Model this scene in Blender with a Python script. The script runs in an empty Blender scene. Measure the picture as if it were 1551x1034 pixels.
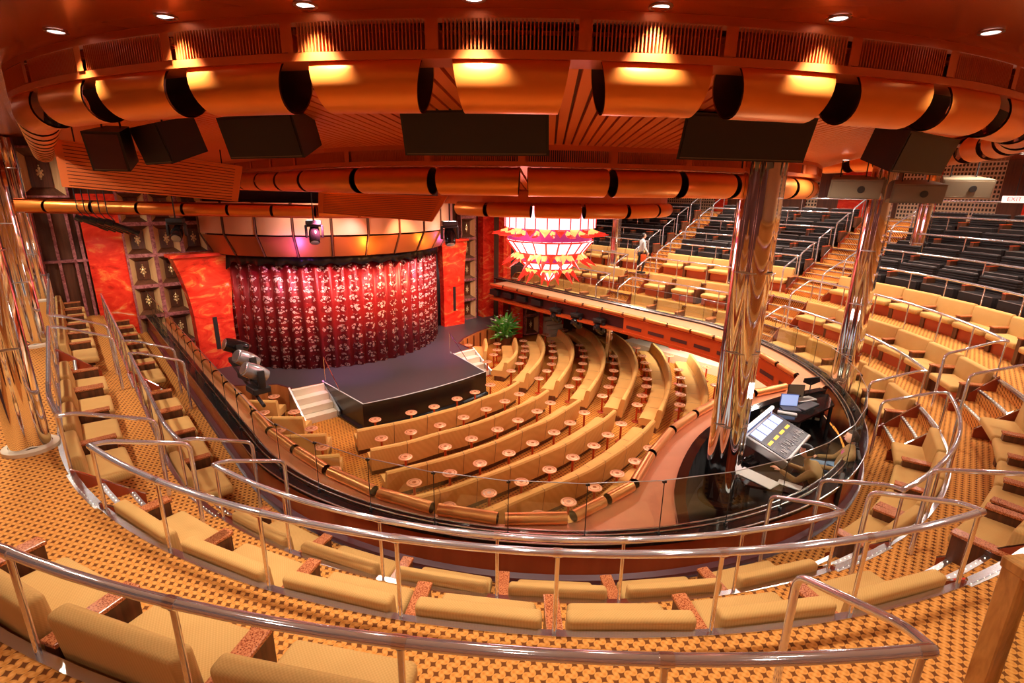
import bpy, bmesh, math, random
from mathutils import Vector, Matrix, Quaternion
random.seed(7)
PI=math.pi
R_=math.radians
# ------------------------------------------------------------------ camera / world / exposure
EYE=7.35
F_PX=780.0; TH=R_(16.2); ROLL=.015
scn=bpy.context.scene
COL=scn.collection
cam_d=bpy.data.cameras.new('camera'); cam_d.sensor_width=36; cam_d.lens=F_PX/1551*36; cam_d.clip_start=.05; cam_d.clip_end=200
cam=bpy.data.objects.new('camera',cam_d); COL.objects.link(cam); scn.camera=cam
_X=Vector((1,0,0)); _U=Vector((0,math.sin(TH),math.cos(TH))); _F=Vector((0,math.cos(TH),-math.sin(TH)))
_r=_X*math.cos(ROLL)+_U*math.sin(ROLL); _u=-_X*math.sin(ROLL)+_U*math.cos(ROLL); _b=-_F
cam.matrix_world=Matrix(((_r.x,_u.x,_b.x,0),(_r.y,_u.y,_b.y,0),(_r.z,_u.z,_b.z,EYE),(0,0,0,1)))
def project(p):
    d=Vector(p)-Vector((0,0,EYE)); z=d.dot(_F)
    if z<.05: return None
    return (775.5+F_PX*d.dot(_r)/z, 517-F_PX*d.dot(_u)/z, z)
def seen(p,m=70):
    q=project(p)
    return q is not None and -m<q[0]<1551+m and -m<q[1]<1034+m
vs=scn.view_settings; vs.view_transform='Standard'; vs.look='None'; vs.exposure=0.36; vs.gamma=1; vs.use_curve_mapping=False
w=bpy.data.worlds.new('world'); scn.world=w; w.use_nodes=True
w.node_tree.nodes['Background'].inputs[0].default_value=(1,.86,.74,1); w.node_tree.nodes['Background'].inputs[1].default_value=.42

# ------------------------------------------------------------------ house coordinates
CX,CY=.85,12.38
AX=R_(131); UX,UY=math.cos(AX),math.sin(AX); VX,VY=UY,-UX
def UV(u,v,z=0): return Vector((CX+u*UX+v*VX, CY+u*UY+v*VY, z))
def ease(t): return max(0,min(1,t))
def Rr(R,T,kL=.15,kR=1.05):
    if T>25: return R+kR*ease((T-25)/65)**1.6+(.25*ease((T-90)/90)*min(1,kR) if T>90 else 0)
    if T<-25: return R+kL*ease((-T-25)/65)**1.6
    return R
def hp(R,T,z=0,kL=.15,kR=1.05):
    r=Rr(R,T,kL,kR)
    if -90<=T<=90: return UV(-r*math.cos(R_(T)), r*math.sin(R_(T)), z)
    if T>90: return UV((T-90)/10, r, z)
    return UV((-T-90)/10, -r, z)
def outn(T):
    T=max(-90,min(90,T)); a=R_(T)
    return Vector((-math.cos(a)*UX+math.sin(a)*VX, -math.cos(a)*UY+math.sin(a)*VY, 0))
def Trange(a,b,step=2.5):
    n=max(1,int(math.ceil((b-a)/step))); return [a+(b-a)*i/n for i in range(n+1)]

# ------------------------------------------------------------------ materials
def mat(name,col=(.8,.8,.8),rough=.5,metal=0,spec=None,emit=None,es=0,trans=0,alpha=None):
    m=bpy.data.materials.new(name); m.use_nodes=True
    b=m.node_tree.nodes['Principled BSDF']
    b.inputs['Base Color'].default_value=(*col,1); b.inputs['Roughness'].default_value=rough; b.inputs['Metallic'].default_value=metal
    if spec is not None: b.inputs['Specular IOR Level'].default_value=spec
    if emit: b.inputs['Emission Color'].default_value=(*emit,1); b.inputs['Emission Strength'].default_value=es
    return m
class NT:
    def __init__(s,m): s.m=m; s.t=m.node_tree; s.b=s.t.nodes['Principled BSDF']
    def n(s,typ,**kw):
        o=s.t.nodes.new(typ)
        for k,v in kw.items(): setattr(o,k,v)
        return o
    def l(s,a,b): s.t.links.new(a,b)
    def math(s,op,a,b=None,c=None):
        o=s.n('ShaderNodeMath',operation=op)
        for i,x in enumerate((a,b,c)):
            if x is None: continue
            if isinstance(x,(int,float)): o.inputs[i].default_value=x
            else: s.l(x,o.inputs[i])
        return o.outputs[0]
    def pos(s): return s.n('ShaderNodeNewGeometry').outputs['Position']
    def obj(s): return s.n('ShaderNodeTexCoord').outputs['Object']
    def xyz(s,v):
        o=s.n('ShaderNodeSeparateXYZ'); s.l(v,o.inputs[0]); return o.outputs
    def noise(s,v,scale,detail=2,rough=.5,dist=0):
        o=s.n('ShaderNodeTexNoise'); s.l(v,o.inputs['Vector']); o.inputs['Scale'].default_value=scale; o.inputs['Detail'].default_value=detail; o.inputs['Roughness'].default_value=rough; o.inputs['Distortion'].default_value=dist; return o.outputs['Fac']
    def vor(s,v,scale,feature='F1',out='Distance'):
        o=s.n('ShaderNodeTexVoronoi',feature=feature); s.l(v,o.inputs['Vector']); o.inputs['Scale'].default_value=scale; return o.outputs[out]
    def mapv(s,v,scale=(1,1,1),rot=(0,0,0)):
        o=s.n('ShaderNodeMapping'); s.l(v,o.inputs[0]); o.inputs['Scale'].default_value=scale; o.inputs['Rotation'].default_value=rot; return o.outputs[0]
    def ramp(s,f,stops,interp='LINEAR'):
        o=s.n('ShaderNodeValToRGB'); s.l(f,o.inputs[0]); cr=o.color_ramp; cr.interpolation=interp
        while len(cr.elements)<len(stops): cr.elements.new(.5)
        for e,(p,c) in zip(cr.elements,stops): e.position=p; e.color=(*c,1)
        return o.outputs[0]
    def mix(s,f,a,b):
        o=s.n('ShaderNodeMix',data_type='RGBA')
        if isinstance(f,(int,float)): o.inputs[0].default_value=f
        else: s.l(f,o.inputs[0])
        for i,x in ((6,a),(7,b)):
            if isinstance(x,tuple): o.inputs[i].default_value=(*x,1)
            else: s.l(x,o.inputs[i])
        return o.outputs[2]
    def color(s,c): s.l(c,s.b.inputs['Base Color'])
    def rough(s,c): s.l(c,s.b.inputs['Roughness'])
    def bump(s,h,strength=.3,dist=.01):
        o=s.n('ShaderNodeBump'); o.inputs['Strength'].default_value=strength; o.inputs['Distance'].default_value=dist; s.l(h,o.inputs['Height']); s.l(o.outputs[0],s.b.inputs['Normal'])
M={}
# carpet: gold ground with small brown four-pointed stars
def carpet(name,pitch,ground,ground2,star):
    m=mat(name,rough=.95,spec=.15); N=NT(m)
    v=N.mapv(N.pos(),rot=(0,0,AX)); X,Y,Z=N.xyz(v)
    x=N.math('ADD',X,N.math('MULTIPLY',Z,.37)); y=N.math('ADD',Y,N.math('MULTIPLY',Z,1.0))
    def cell(a,off): 
        f=N.math('FRACT',N.math('ADD',N.math('DIVIDE',a,pitch),off)); return N.math('ABSOLUTE',N.math('SUBTRACT',f,.5))
    ax=cell(x,0); ay=cell(y,0)
    # alternate rows are shifted by half a cell
    row=N.math('FLOOR',N.math('DIVIDE',y,pitch)); sh=N.math('MULTIPLY',N.math('MODULO',N.math('ABSOLUTE',row),2),.5)
    fx=N.math('FRACT',N.math('ADD',N.math('DIVIDE',x,pitch),sh)); ax=N.math('ABSOLUTE',N.math('SUBTRACT',fx,.5))
    s=N.math('ADD',N.math('POWER',ax,.6),N.math('POWER',ay,.6))
    k=N.ramp(s,[(.62,(1,1,1)),(.72,(0,0,0))])
    # petals: light seams between the cells
    d=N.math('SINE',N.math('MULTIPLY',N.math('ADD',x,y),2*PI/pitch)); e=N.math('SINE',N.math('MULTIPLY',N.math('SUBTRACT',x,y),2*PI/pitch))
    g=N.math('MULTIPLY_ADD',N.math('MULTIPLY',d,e),.5,.5)
    base=N.mix(g,ground,ground2)
    col=N.mix(k,base,star)
    nz=N.noise(N.pos(),420,2)
    N.color(N.mix(N.math('MULTIPLY',nz,.35),col,tuple(c*.55 for c in ground)))
    N.bump(nz,.25,.004)
    return m
M['carpet']=carpet('carpet',.078,(.66,.24,.04),(.84,.385,.10),(.13,.035,.010))
M['carpet_main']=carpet('carpet_main',.10,(.66,.25,.04),(.80,.33,.06),(.20,.045,.01))
def fabric(name,c1,c2,scale=300):
    m=mat(name,rough=.9,spec=.2); N=NT(m); o=N.obj()
    X,Y,Z=N.xyz(o)
    a=N.math('SINE',N.math('MULTIPLY',N.math('ADD',X,N.math('MULTIPLY',Z,1.0)),scale)); b=N.math('SINE',N.math('MULTIPLY',N.math('ADD',Y,Z),scale))
    g=N.math('MULTIPLY_ADD',N.math('MULTIPLY',a,b),.5,.5)
    big=N.noise(o,3,3)
    N.color(N.mix(N.math('MULTIPLY',N.math('ADD',g,big),.5),c1,c2)); N.bump(g,.2,.002)
    return m
M['seat']=fabric('seat_fabric',(.50,.27,.075),(.70,.415,.145),250)
M['sofa']=fabric('sofa_fabric',(.66,.34,.085),(.82,.47,.15),160)
M['cover']=mat('dark_cover',(.018,.011,.010),.6,spec=.25)
M['cover_light']=mat('grey_cover_rib',(.17,.12,.11),.4)
def wood(name,c1,c2,scale=6,rough=.35,axis=2,stretch=.08):
    m=mat(name,rough=rough); N=NT(m); sc=[1,1,1]; sc[axis]=stretch
    f=N.noise(N.mapv(N.obj(),scale=tuple(sc)),scale,4,.6,.6)
    N.color(N.ramp(f,[(.3,c1),(.7,c2)])); return m
M['dark_wood']=wood('dark_wood',(.055,.016,.007),(.15,.045,.018),14,.35)
M['dark_wood2']=wood('walnut_panel',(.07,.022,.012),(.16,.055,.025),7,.35)
M['beige_wood']=wood('beige_wood',(.58,.32,.13),(.74,.46,.22),9,.4)
M['olive_wood']=wood('figured_wood',(.42,.17,.035),(.92,.52,.15),9,.3,2,.22)
M['brown_wood']=wood('brown_wood',(.40,.13,.03),(.56,.21,.06),5,.35)
def granite():
    m=mat('granite',rough=.22); N=NT(m)
    a=N.vor(N.obj(),85); b=N.noise(N.obj(),60,3)
    f=N.math('ADD',N.math('MULTIPLY',a,.8),N.math('MULTIPLY',b,.45))
    N.color(N.ramp(f,[(.28,(.07,.012,.006)),(.48,(.34,.075,.022)),(.75,(.60,.21,.08))])); return m
M['granite']=granite()
M['chrome']=mat('chrome',(.93,.94,.97),.045,1)
M['rail_chrome']=mat('rail_chrome',(.80,.82,.88),.09,.80)
M['post_metal']=mat('bronze_metal',(.82,.78,.76),.10,.9)
M['trim_metal']=mat('trim_metal',(.66,.66,.68),.24,1)
M['silver']=mat('brushed_silver',(.66,.66,.66),.3,1)
def copper(name,c,rough,metal=1.0,k=.12):
    m=mat(name,c,rough,metal); N=NT(m); f=N.noise(N.obj(),2.5,2)
    N.color(N.mix(f,tuple(x*(1-k) for x in c),tuple(min(1,x*(1+k)) for x in c))); return m
M['copper']=copper('copper_tube',(.93,.28,.045),.34,.62)
M['copper_edge']=copper('copper_edge_tube',(.92,.38,.13),.3,.75)
M['ledge']=copper('copper_ledge',(.90,.42,.22),.36,.35)
M['ledge_red']=copper('red_lacquer',(.58,.075,.012),.35,.2)
M['base_red']=mat('red_base_panel',(.42,.06,.012),.45)
M['barrier']=wood('barrier_wood',(.25,.035,.012),(.36,.06,.02),2,.25)
M['maroon']=mat('maroon_base',(.10,.012,.018),.4)
M['black_gloss']=mat('black_gloss',(.012,.010,.010),.08)
M['black']=mat('black_paint',(.018,.014,.013),.5)
M['black_wood']=mat('speaker_grille',(.018,.012,.008),.55)
M['grey_box']=mat('khaki_cabinet',(.17,.12,.07),.6)
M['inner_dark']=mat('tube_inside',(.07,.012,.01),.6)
def ceil(name,c1,c2,rough):
    m=mat(name,rough=rough,metal=.35); N=NT(m); N.color(N.mix(N.noise(N.pos(),1.1,2),c1,c2)); return m
M['ceiling']=ceil('lacquered_ceiling',(.36,.055,.009),(.47,.085,.014),.25)
M['bounce_cream']=mat('cream_bounce',(.80,.72,.62),.6)
M['slat']=ceil('ceiling_slat',(.74,.15,.025),(.84,.20,.035),.4)
M['slat_gap']=mat('ceiling_gap',(.16,.018,.006),.6)
M['grille_dark']=mat('grille_dark',(.03,.008,.005),.6)
M['frame_red']=ceil('grille_frame',(.62,.12,.022),(.70,.15,.03),.4)
def glass(name,tint,mixf):
    m=bpy.data.materials.new(name); m.use_nodes=True; t=m.node_tree; t.nodes.clear()
    o=t.nodes.new('ShaderNodeOutputMaterial'); mx=t.nodes.new('ShaderNodeMixShader'); a=t.nodes.new('ShaderNodeBsdfTransparent'); g=t.nodes.new('ShaderNodeBsdfGlossy')
    a.inputs[0].default_value=(*tint,1); g.inputs[0].default_value=(1,1,1,1); g.inputs['Roughness'].default_value=.02
    mx.inputs[0].default_value=mixf
    t.links.new(a.outputs[0],mx.inputs[1]); t.links.new(g.outputs[0],mx.inputs[2]); t.links.new(mx.outputs[0],o.inputs[0]); return m
M['glass']=glass('clear_glass',(.93,.95,.90),.05)
M['dark_glass']=glass('smoked_glass',(.35,.30,.25),.10)
def emis(name,c,s):
    m=bpy.data.materials.new(name); m.use_nodes=True; b=m.node_tree.nodes['Principled BSDF']; b.inputs['Base Color'].default_value=(*c,1)
    b.inputs['Emission Color'].default_value=(*c,1); b.inputs['Emission Strength'].default_value=s; return m
M['lamp']=emis('lamp_lens',(1,.92,.84),2.6)
M['step_light']=emis('step_light',(1,.9,.7),3)
M['carpet_step']=M['carpet']
M['stage']=mat('stage_floor',(.05,.045,.05),.42)
M['white_line']=mat('stage_edge_line',(.75,.75,.72),.4)
M['stage_front']=mat('stage_front',(.012,.008,.007),.25)
M['step_white']=mat('pale_step',(.80,.68,.50),.5)
def onyx():
    m=mat('red_onyx',rough=.25); N=NT(m)
    v=N.mapv(N.pos(),scale=(.9,.9,1.6))
    f=N.noise(v,1.3,5,.6,1.6)
    N.color(N.ramp(f,[(.25,(.30,.01,.006)),(.42,(.75,.028,.012)),(.55,(.86,.05,.02)),(.66,(.90,.22,.05)),(.76,(.92,.55,.45))])); return m
M['onyx']=onyx()
def marble():
    m=mat('pink_marble',rough=.3); N=NT(m); f=N.noise(N.pos(),9,4,.6,1)
    N.color(N.ramp(f,[(.35,(.16,.03,.035)),(.65,(.52,.20,.20))])); return m
M['marble']=marble()
M['medallion']=mat('gold_medallion',(.75,.55,.28),.35,.6)
def checker():
    m=mat('lattice_wall',rough=.6); N=NT(m); X,Y,Z=N.xyz(N.mapv(N.pos(),rot=(0,0,AX)))
    p=.16
    def c(a): return N.math('ABSOLUTE',N.math('SUBTRACT',N.math('FRACT',N.math('DIVIDE',a,p)),.5))
    s=N.math('MAXIMUM',c(N.math('ADD',X,Y)),c(Z))
    N.color(N.ramp(s,[(.27,(.045,.025,.02)),(.33,(.72,.52,.34))])); return m
M['lattice']=checker()
M['wall_dark']=mat('dark_wall',(.10,.02,.012),.5)
M['peach']=ceil('cloud_panel',(.78,.36,.20),(.84,.44,.27),.45)
M['cloud_low']=ceil('cloud_soffit',(.40,.115,.03),(.46,.14,.04),.4)
def curtain():
    m=mat('sequin_curtain',rough=.32,metal=.35); N=NT(m)
    tc=N.n('ShaderNodeTexCoord').outputs['UV']; X,Y,Z=N.xyz(tc)      # u = metres along the curtain, v = height
    colx=N.math('ABSOLUTE',N.math('SUBTRACT',N.math('FRACT',N.math('DIVIDE',X,.52)),.5))
    rowy=N.math('ABSOLUTE',N.math('SUBTRACT',N.math('FRACT',N.math('DIVIDE',Y,.37)),.5))
    blob=N.math('ADD',N.math('POWER',N.math('MULTIPLY',colx,2.3),2),N.math('POWER',N.math('MULTIPLY',rowy,2.2),2))
    inb=N.ramp(blob,[(.60,(1,1,1)),(.80,(0,0,0))])
    nv=N.n('ShaderNodeTexNoise'); N.l(tc,nv.inputs['Vector']); nv.inputs['Scale'].default_value=5; 
    add=N.n('ShaderNodeVectorMath',operation='MULTIPLY_ADD'); N.l(nv.outputs['Color'],add.inputs[0]); add.inputs[1].default_value=(.12,.12,.12); N.l(tc,add.inputs[2])
    d=N.vor(add.outputs[0],9.5)
    ring=N.ramp(N.math('ABSOLUTE',N.math('SUBTRACT',d,.32)),[(.08,(1,1,1)),(.17,(0,0,0))])
    fine=N.noise(tc,60,2)
    k=N.math('MULTIPLY',ring,inb)
    base=N.mix(inb,(.20,.008,.010),(.07,.003,.006)); base=N.mix(N.math('MULTIPLY',fine,.6),base,(.50,.03,.025))
    N.color(N.mix(k,base,(1,.62,.52)))
    N.bump(k,.5,.03)
    return m
M['curtain']=curtain()
M['valance']=mat('black_sequin',(.02,.01,.01),.35)

# ------------------------------------------------------------------ mesh helpers
class MB:
    def __init__(s): s.v=[]; s.f=[]; s.m=Matrix.Identity(4); s.mi=[]; s.cur=0
    def add(s,vs,fs):
        b=len(s.v); s.v+= [tuple(s.m@Vector(p)) for p in vs]; s.f+=[tuple(i+b for i in f) for f in fs]; s.mi+=[s.cur]*len(fs); return s
    def box(s,x0,x1,y0,y1,z0,z1):
        v=[(x,y,z) for z in (z0,z1) for y in (y0,y1) for x in (x0,x1)]
        return s.add(v,[(0,2,3,1),(4,5,7,6),(0,1,5,4),(2,6,7,3),(0,4,6,2),(1,3,7,5)])
    def rbox(s,x0,x1,y0,y1,z0,z1,b=.03,seg=3,shear=None):
        bm=bmesh.new(); bmesh.ops.create_cube(bm,size=1)
        for v in bm.verts: v.co=Vector((x0+(v.co.x+.5)*(x1-x0),y0+(v.co.y+.5)*(y1-y0),z0+(v.co.z+.5)*(z1-z0)))
        bmesh.ops.bevel(bm,geom=bm.edges[:],offset=b,segments=seg,affect='EDGES',profile=.5)
        if shear: 
            for v in bm.verts: v.co=Vector(shear(v.co))
        bm.verts.index_update()
        s.add([v.co[:] for v in bm.verts],[[v.index for v in f.verts] for f in bm.faces]); bm.free(); return s
    def tube(s,pts,r,n=8,cap=True,closed=False):
        pts=[Vector(p) for p in pts]; rs=r if isinstance(r,(list,tuple)) else [r]*len(pts)
        vs=[];fs=[]; up=None
        for i,p in enumerate(pts):
            a=pts[max(i-1,0)]; b=pts[min(i+1,len(pts)-1)]; d=(b-a).normalized()
            if up is None: up=Vector((0,0,1)) if abs(d.z)<.9 else Vector((1,0,0))
            x=d.cross(up)
            if x.length<1e-4: x=d.cross(Vector((1,0,0)))
            x.normalize(); y=x.cross(d).normalized(); up=y
            for k in range(n):
                a_=2*PI*k/n; vs.append(p+(x*math.cos(a_)+y*math.sin(a_))*rs[i])
        for i in range(len(pts)-1):
            for k in range(n):
                a_=i*n+k;b_=i*n+(k+1)%n; fs.append((a_,b_,b_+n,a_+n))
        if cap: fs.append(tuple(range(n-1,-1,-1))); fs.append(tuple(len(vs)-n+k for k in range(n)))
        return s.add(vs,fs)
    def lathe(s,prof,n=16,cap=True):
        vs=[];fs=[]
        for (r,z) in prof:
            for k in range(n): vs.append((r*math.cos(2*PI*k/n),r*math.sin(2*PI*k/n),z))
        for i in range(len(prof)-1):
            for k in range(n):
                a=i*n+k;b=i*n+(k+1)%n; fs.append((a,b,b+n,a+n))
        if cap: fs.append(tuple(range(n-1,-1,-1))); fs.append(tuple(len(vs)-n+k for k in range(n)))
        return s.add(vs,fs)
    def strip(s,rows,closed=False):
        # rows: list of profiles (lists of points, same length)
        n=len(rows[0]); vs=[p for r in rows for p in r]; fs=[]
        for i in range(len(rows)-1):
            for k in range(n if closed else n-1):
                a=i*n+k;b=i*n+(k+1)%n; fs.append((a,a+n,b+n,b))
        if closed: fs.append(tuple(range(n))); fs.append(tuple(len(vs)-1-k for k in range(n)))
        return s.add(vs,fs)
    def prism(s,poly,z0,z1):
        n=len(poly); vs=[(p[0],p[1],z0) for p in poly]+[(p[0],p[1],z1) for p in poly]
        fs=[tuple(range(n-1,-1,-1)),tuple(range(n,2*n))]+[(i,(i+1)%n,n+(i+1)%n,n+i) for i in range(n)]
        return s.add(vs,fs)
    def mesh(s,name,mats,smooth=False):
        me=bpy.data.meshes.new(name); me.from_pydata(s.v,[],s.f); me.update()
        for m in (mats if isinstance(mats,(list,tuple)) else [mats]): me.materials.append(M[m] if isinstance(m,str) else m)
        for p,i in zip(me.polygons,s.mi): p.material_index=i
        bm=bmesh.new(); bm.from_mesh(me); bmesh.ops.recalc_face_normals(bm,faces=bm.faces[:]); bm.to_mesh(me); bm.free()
        if smooth:
            for p in me.polygons: p.use_smooth=True
            try: me.set_sharp_from_angle(angle=R_(40))
            except Exception: pass
        return me
    def build(s,name,mats,parent=None,smooth=False,loc=None,rotz=0):
        o=bpy.data.objects.new(name,s.mesh(name,mats,smooth)); COL.objects.link(o)
        if loc is not None: o.location=loc
        o.rotation_euler.z=rotz
        if parent: o.parent=parent
        return o
def struct(o): o['kind']='structure'; return o
def tag(o,label,cat,group=None,kind=None):
    o['label']=label; o['category']=cat
    if group: o['group']=group
    if kind: o['kind']=kind
    return o
def empty(name,loc,rz=0):
    o=bpy.data.objects.new(name,None); o.empty_display_size=.2; COL.objects.link(o); o.location=loc; o.rotation_euler=(0,0,rz); return o
KIDS={}
def kids(o): return [c for c in COL.objects if c.parent==o]
def template(root):   # cache the tree of a prototype
    ch=[(c,[g for g in COL.objects if g.parent==c]) for c in COL.objects if c.parent==root]
    return (root,ch)
def copy_tree(t,loc,rz,skip=()):
    root,ch=t; r=root.copy(); COL.objects.link(r); r.location=loc; r.rotation_euler=(0,0,rz)
    for c,gs in ch:
        if c.name.split('.')[0] in skip: continue
        d=c.copy(); COL.objects.link(d); d.parent=r
        for g in gs: h=g.copy(); COL.objects.link(h); h.parent=d
    return r
def drop(t):
    root,ch=t
    for c,gs in ch:
        for g in gs: bpy.data.objects.remove(g)
        bpy.data.objects.remove(c)
    bpy.data.objects.remove(root)
ORD=['first','second','third','fourth','fifth','sixth','seventh','eighth','ninth','tenth','eleventh','twelfth','thirteenth','fourteenth','fifteenth','sixteenth','seventeenth','eighteenth','nineteenth','twentieth']
def ordw(i): return ORD[i] if i<20 else 'twenty-'+ORD[i-20]
def catmull(P,n=6):
    P=[Vector(p) for p in P]; Q=[P[0]*2-P[1]]+P+[P[-1]*2-P[-2]]; out=[]
    for i in range(1,len(Q)-2):
        for k in range(n):
            t=k/n; a,b,c,d=Q[i-1],Q[i],Q[i+1],Q[i+2]
            out.append(.5*((2*b)+(c-a)*t+(2*a-5*b+4*c-d)*t*t+(3*b-a-3*c+d)*t**3))
    out.append(P[-1]); return out

# ------------------------------------------------------------------ lamps of the room and added ones
def spot(loc,power,size=R_(150),blend=.6,col=(1,.89,.76),rad=.12,parent=None,to=None):
    l=bpy.data.lights.new('lamp_light','SPOT'); l.energy=power; l.spot_size=size; l.spot_blend=blend; l.color=col; l.shadow_soft_size=rad
    o=bpy.data.objects.new('lamp_light',l); COL.objects.link(o); o.location=loc
    if to is not None: o.rotation_euler=(Vector(to)-Vector(loc)).to_track_quat('-Z','Y').to_euler()
    return o
def point(loc,power,col=(1,.8,.6),rad=.3):
    l=bpy.data.lights.new('lamp_light','POINT'); l.energy=power; l.color=col; l.shadow_soft_size=rad
    o=bpy.data.objects.new('lamp_light',l); COL.objects.link(o); o.location=loc; return o
HALL_LAMPS=[]   # (x,y,z,power): downlights in the ceilings, built with their housings below

# ================================================================== THE SETTING
FAR=-90-128; FARR=90+118
ROWS=dict(A=(6.78,7.95,2.47),B=(7.95,9.1,3.23),C=(9.1,10.5,3.98),D=(10.5,11.5,4.52),E=(11.5,12.6,4.96),F=(12.6,13.7,5.47),G=(13.7,14.8,5.99),H=(14.8,17.4,6.50))
def ring_strip(r0,z0,r1,z1,T0,T1,kL=.15,kR=1.05,step=2.5):
    return [[hp(r0,T,z0,kL,kR),hp(r1,T,z1,kL,kR)] for T in Trange(T0,T1,step)]
order='ABCDEFGH'
for i,k in enumerate(order):
    r0,r1,z=ROWS[k]
    mb=MB(); a=FAR if k in 'ABC' else -84
    mb.strip(ring_strip(r0,z,r1,z,a,FARR))
    if k!='H':
        z2=ROWS[order[i+1]][2]; mb.strip(ring_strip(r1,z,r1,z2,a if k!='C' else -84,FARR))
    if k=='C': mb.strip([[hp(10.5,T,3.98),hp(13.3,T,3.98)] for T in Trange(FAR,-84)])
    mb.strip(ring_strip(r0,z,r0,z-.12,a,FARR))
    struct(mb.build('floor','carpet'))
    if k in 'ABCDEF':
        z2=ROWS[order[i+1]][2]
        mb=MB(); prof=[]
        for T in Trange(a if k!='C' else -84,FARR,2):
            n=outn(T); p=hp(r1,T,z2)
            prof.append([p+n*(-.045)+Vector((0,0,-.03)),p+n*(-.045)+Vector((0,0,.012)),p+n*.02+Vector((0,0,.012)),p+n*.02+Vector((0,0,-.03))])
        mb.strip(prof,True); struct(mb.build('trim_1','trim_metal'))
# main floor
mb=MB(); mb.add([UV(-9,-9,0),UV(-9,13,0),UV(14,13,0),UV(14,-9,0)],[(0,1,2,3)]); struct(mb.build('floor','carpet_main'))

# barrier in front of the first row, with its black glossy cap and chrome lines
mb=MB(); bk=dict(kL=.15,kR=1.0)
rows=[]
for T in Trange(FAR,FARR,2):
    rows.append([hp(6.80,T,2.3,**bk),hp(6.80,T,3.03,**bk),hp(6.70,T,3.03,**bk),hp(6.70,T,2.3,**bk)])
mb.strip(rows,True); b0=struct(mb.build('wall_front','barrier'))
mb=MB(); mb.strip([[hp(6.86,T,2.47,**bk),hp(6.86,T,2.56,**bk),hp(6.80,T,2.60,**bk)] for T in Trange(FAR,FARR,2)]); struct(mb.build('baseboard_front','maroon'))
mb=MB(); mb.strip([[hp(6.86,T,2.475,**bk),hp(6.89,T,2.475,**bk),hp(6.89,T,2.50,**bk),hp(6.86,T,2.50,**bk)] for T in Trange(FAR,FARR,2)],True); struct(mb.build('trim_2','trim_metal'))
mb=MB(); mb.strip([[hp(6.84,T,3.03,**bk),hp(6.84,T,3.09,**bk),hp(6.58,T,3.09,**bk),hp(6.58,T,3.03,**bk)] for T in Trange(FAR,FARR,2)],True); struct(mb.build('trim_3','black_gloss'))
for r in (6.845,6.66,6.575):
    mb=MB(); mb.tube([hp(r,T,3.095,**bk) for T in Trange(FAR,FARR,2)],.011,6); struct(mb.build('trim_4','trim_metal',smooth=True))

TL=[(-11.46,16.62),(-10.77,15.8),(-10.17,15.12),(-9.55,14.43),(-8.99,13.79),(-8.37,13.03),(-7.7,12.25),(-6.99,11.46),(-6.34,10.74),(-5.7,10.07),(-4.99,9.23),(-4.35,8.49),(-3.62,7.82),(-2.85,7.17),(-1.94,6.59),(-1.03,6.21),(-.11,6.0),(.83,6.05),(1.38,6.48),(1.87,6.89),(2.38,7.84),(3.0,8.78),(3.68,9.54),(4.36,10.18),(5.39,10.72),(6.39,11.2)]
TRp=[(-1.09,24.92),(-.43,24.15),(.25,23.35),(.89,22.6),(1.56,21.82),(2.22,21.11),(2.87,20.37),(3.53,19.63),(4.17,18.81),(4.79,18.02),(5.38,17.24),(5.94,16.48),(6.42,15.7),(6.83,14.95),(7.07,14.07),(7.14,13.1),(7.18,12.2)]
# copper-lacquered ledge along the balcony edge
def polyT(p):
    d=Vector((p[0]-CX,p[1]-CY,0)); u=d.x*UX+d.y*UY; v=d.x*VX+d.y*VY
    if u>0: return (90+10*u) if v>0 else -(90+10*u)
    return math.degrees(math.atan2(v,-u))
LZ=3.03
mb=MB()
rows=[]
for p in TL[:18]:
    T=polyT(p); rows.append((Vector((p[0],p[1],LZ)),hp(6.72,T,LZ,**bk)))
BG=[(2.2,5.75),(2.46,6.79),(2.88,7.71),(3.47,8.64),(4.25,9.45),(5.2,10.15),(6.1,10.7)]
inner=[TL[18],TL[19],TL[20],TL[21],TL[22],TL[23],TL[24]]
rows.append((Vector((1.05,6.2,LZ)),Vector((2.1,5.78,LZ))))
for a,b in zip(inner,BG): rows.append((Vector((a[0],a[1],LZ)),Vector((b[0],b[1],LZ))))
rows.append((Vector((6.39,11.2,LZ)),Vector((7.25,11.3,LZ))))
rows.append((Vector((7.18,12.2,LZ)),Vector((8.0,12.0,LZ))))
for p in reversed(TRp[:-1]):
    T=polyT(p); rows.append((Vector((p[0],p[1],LZ)),hp(6.72,T,LZ,**bk)))
mb.strip([[a,b] for a,b in rows]); mb.strip([[a,a+Vector((0,0,-.14))] for a,b in rows[:27]])
mb.strip([[a+Vector((0,0,-.14)),b+Vector((0,0,-.14))] for a,b in rows])
led=struct(mb.build('trim_5','ledge'))
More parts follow.
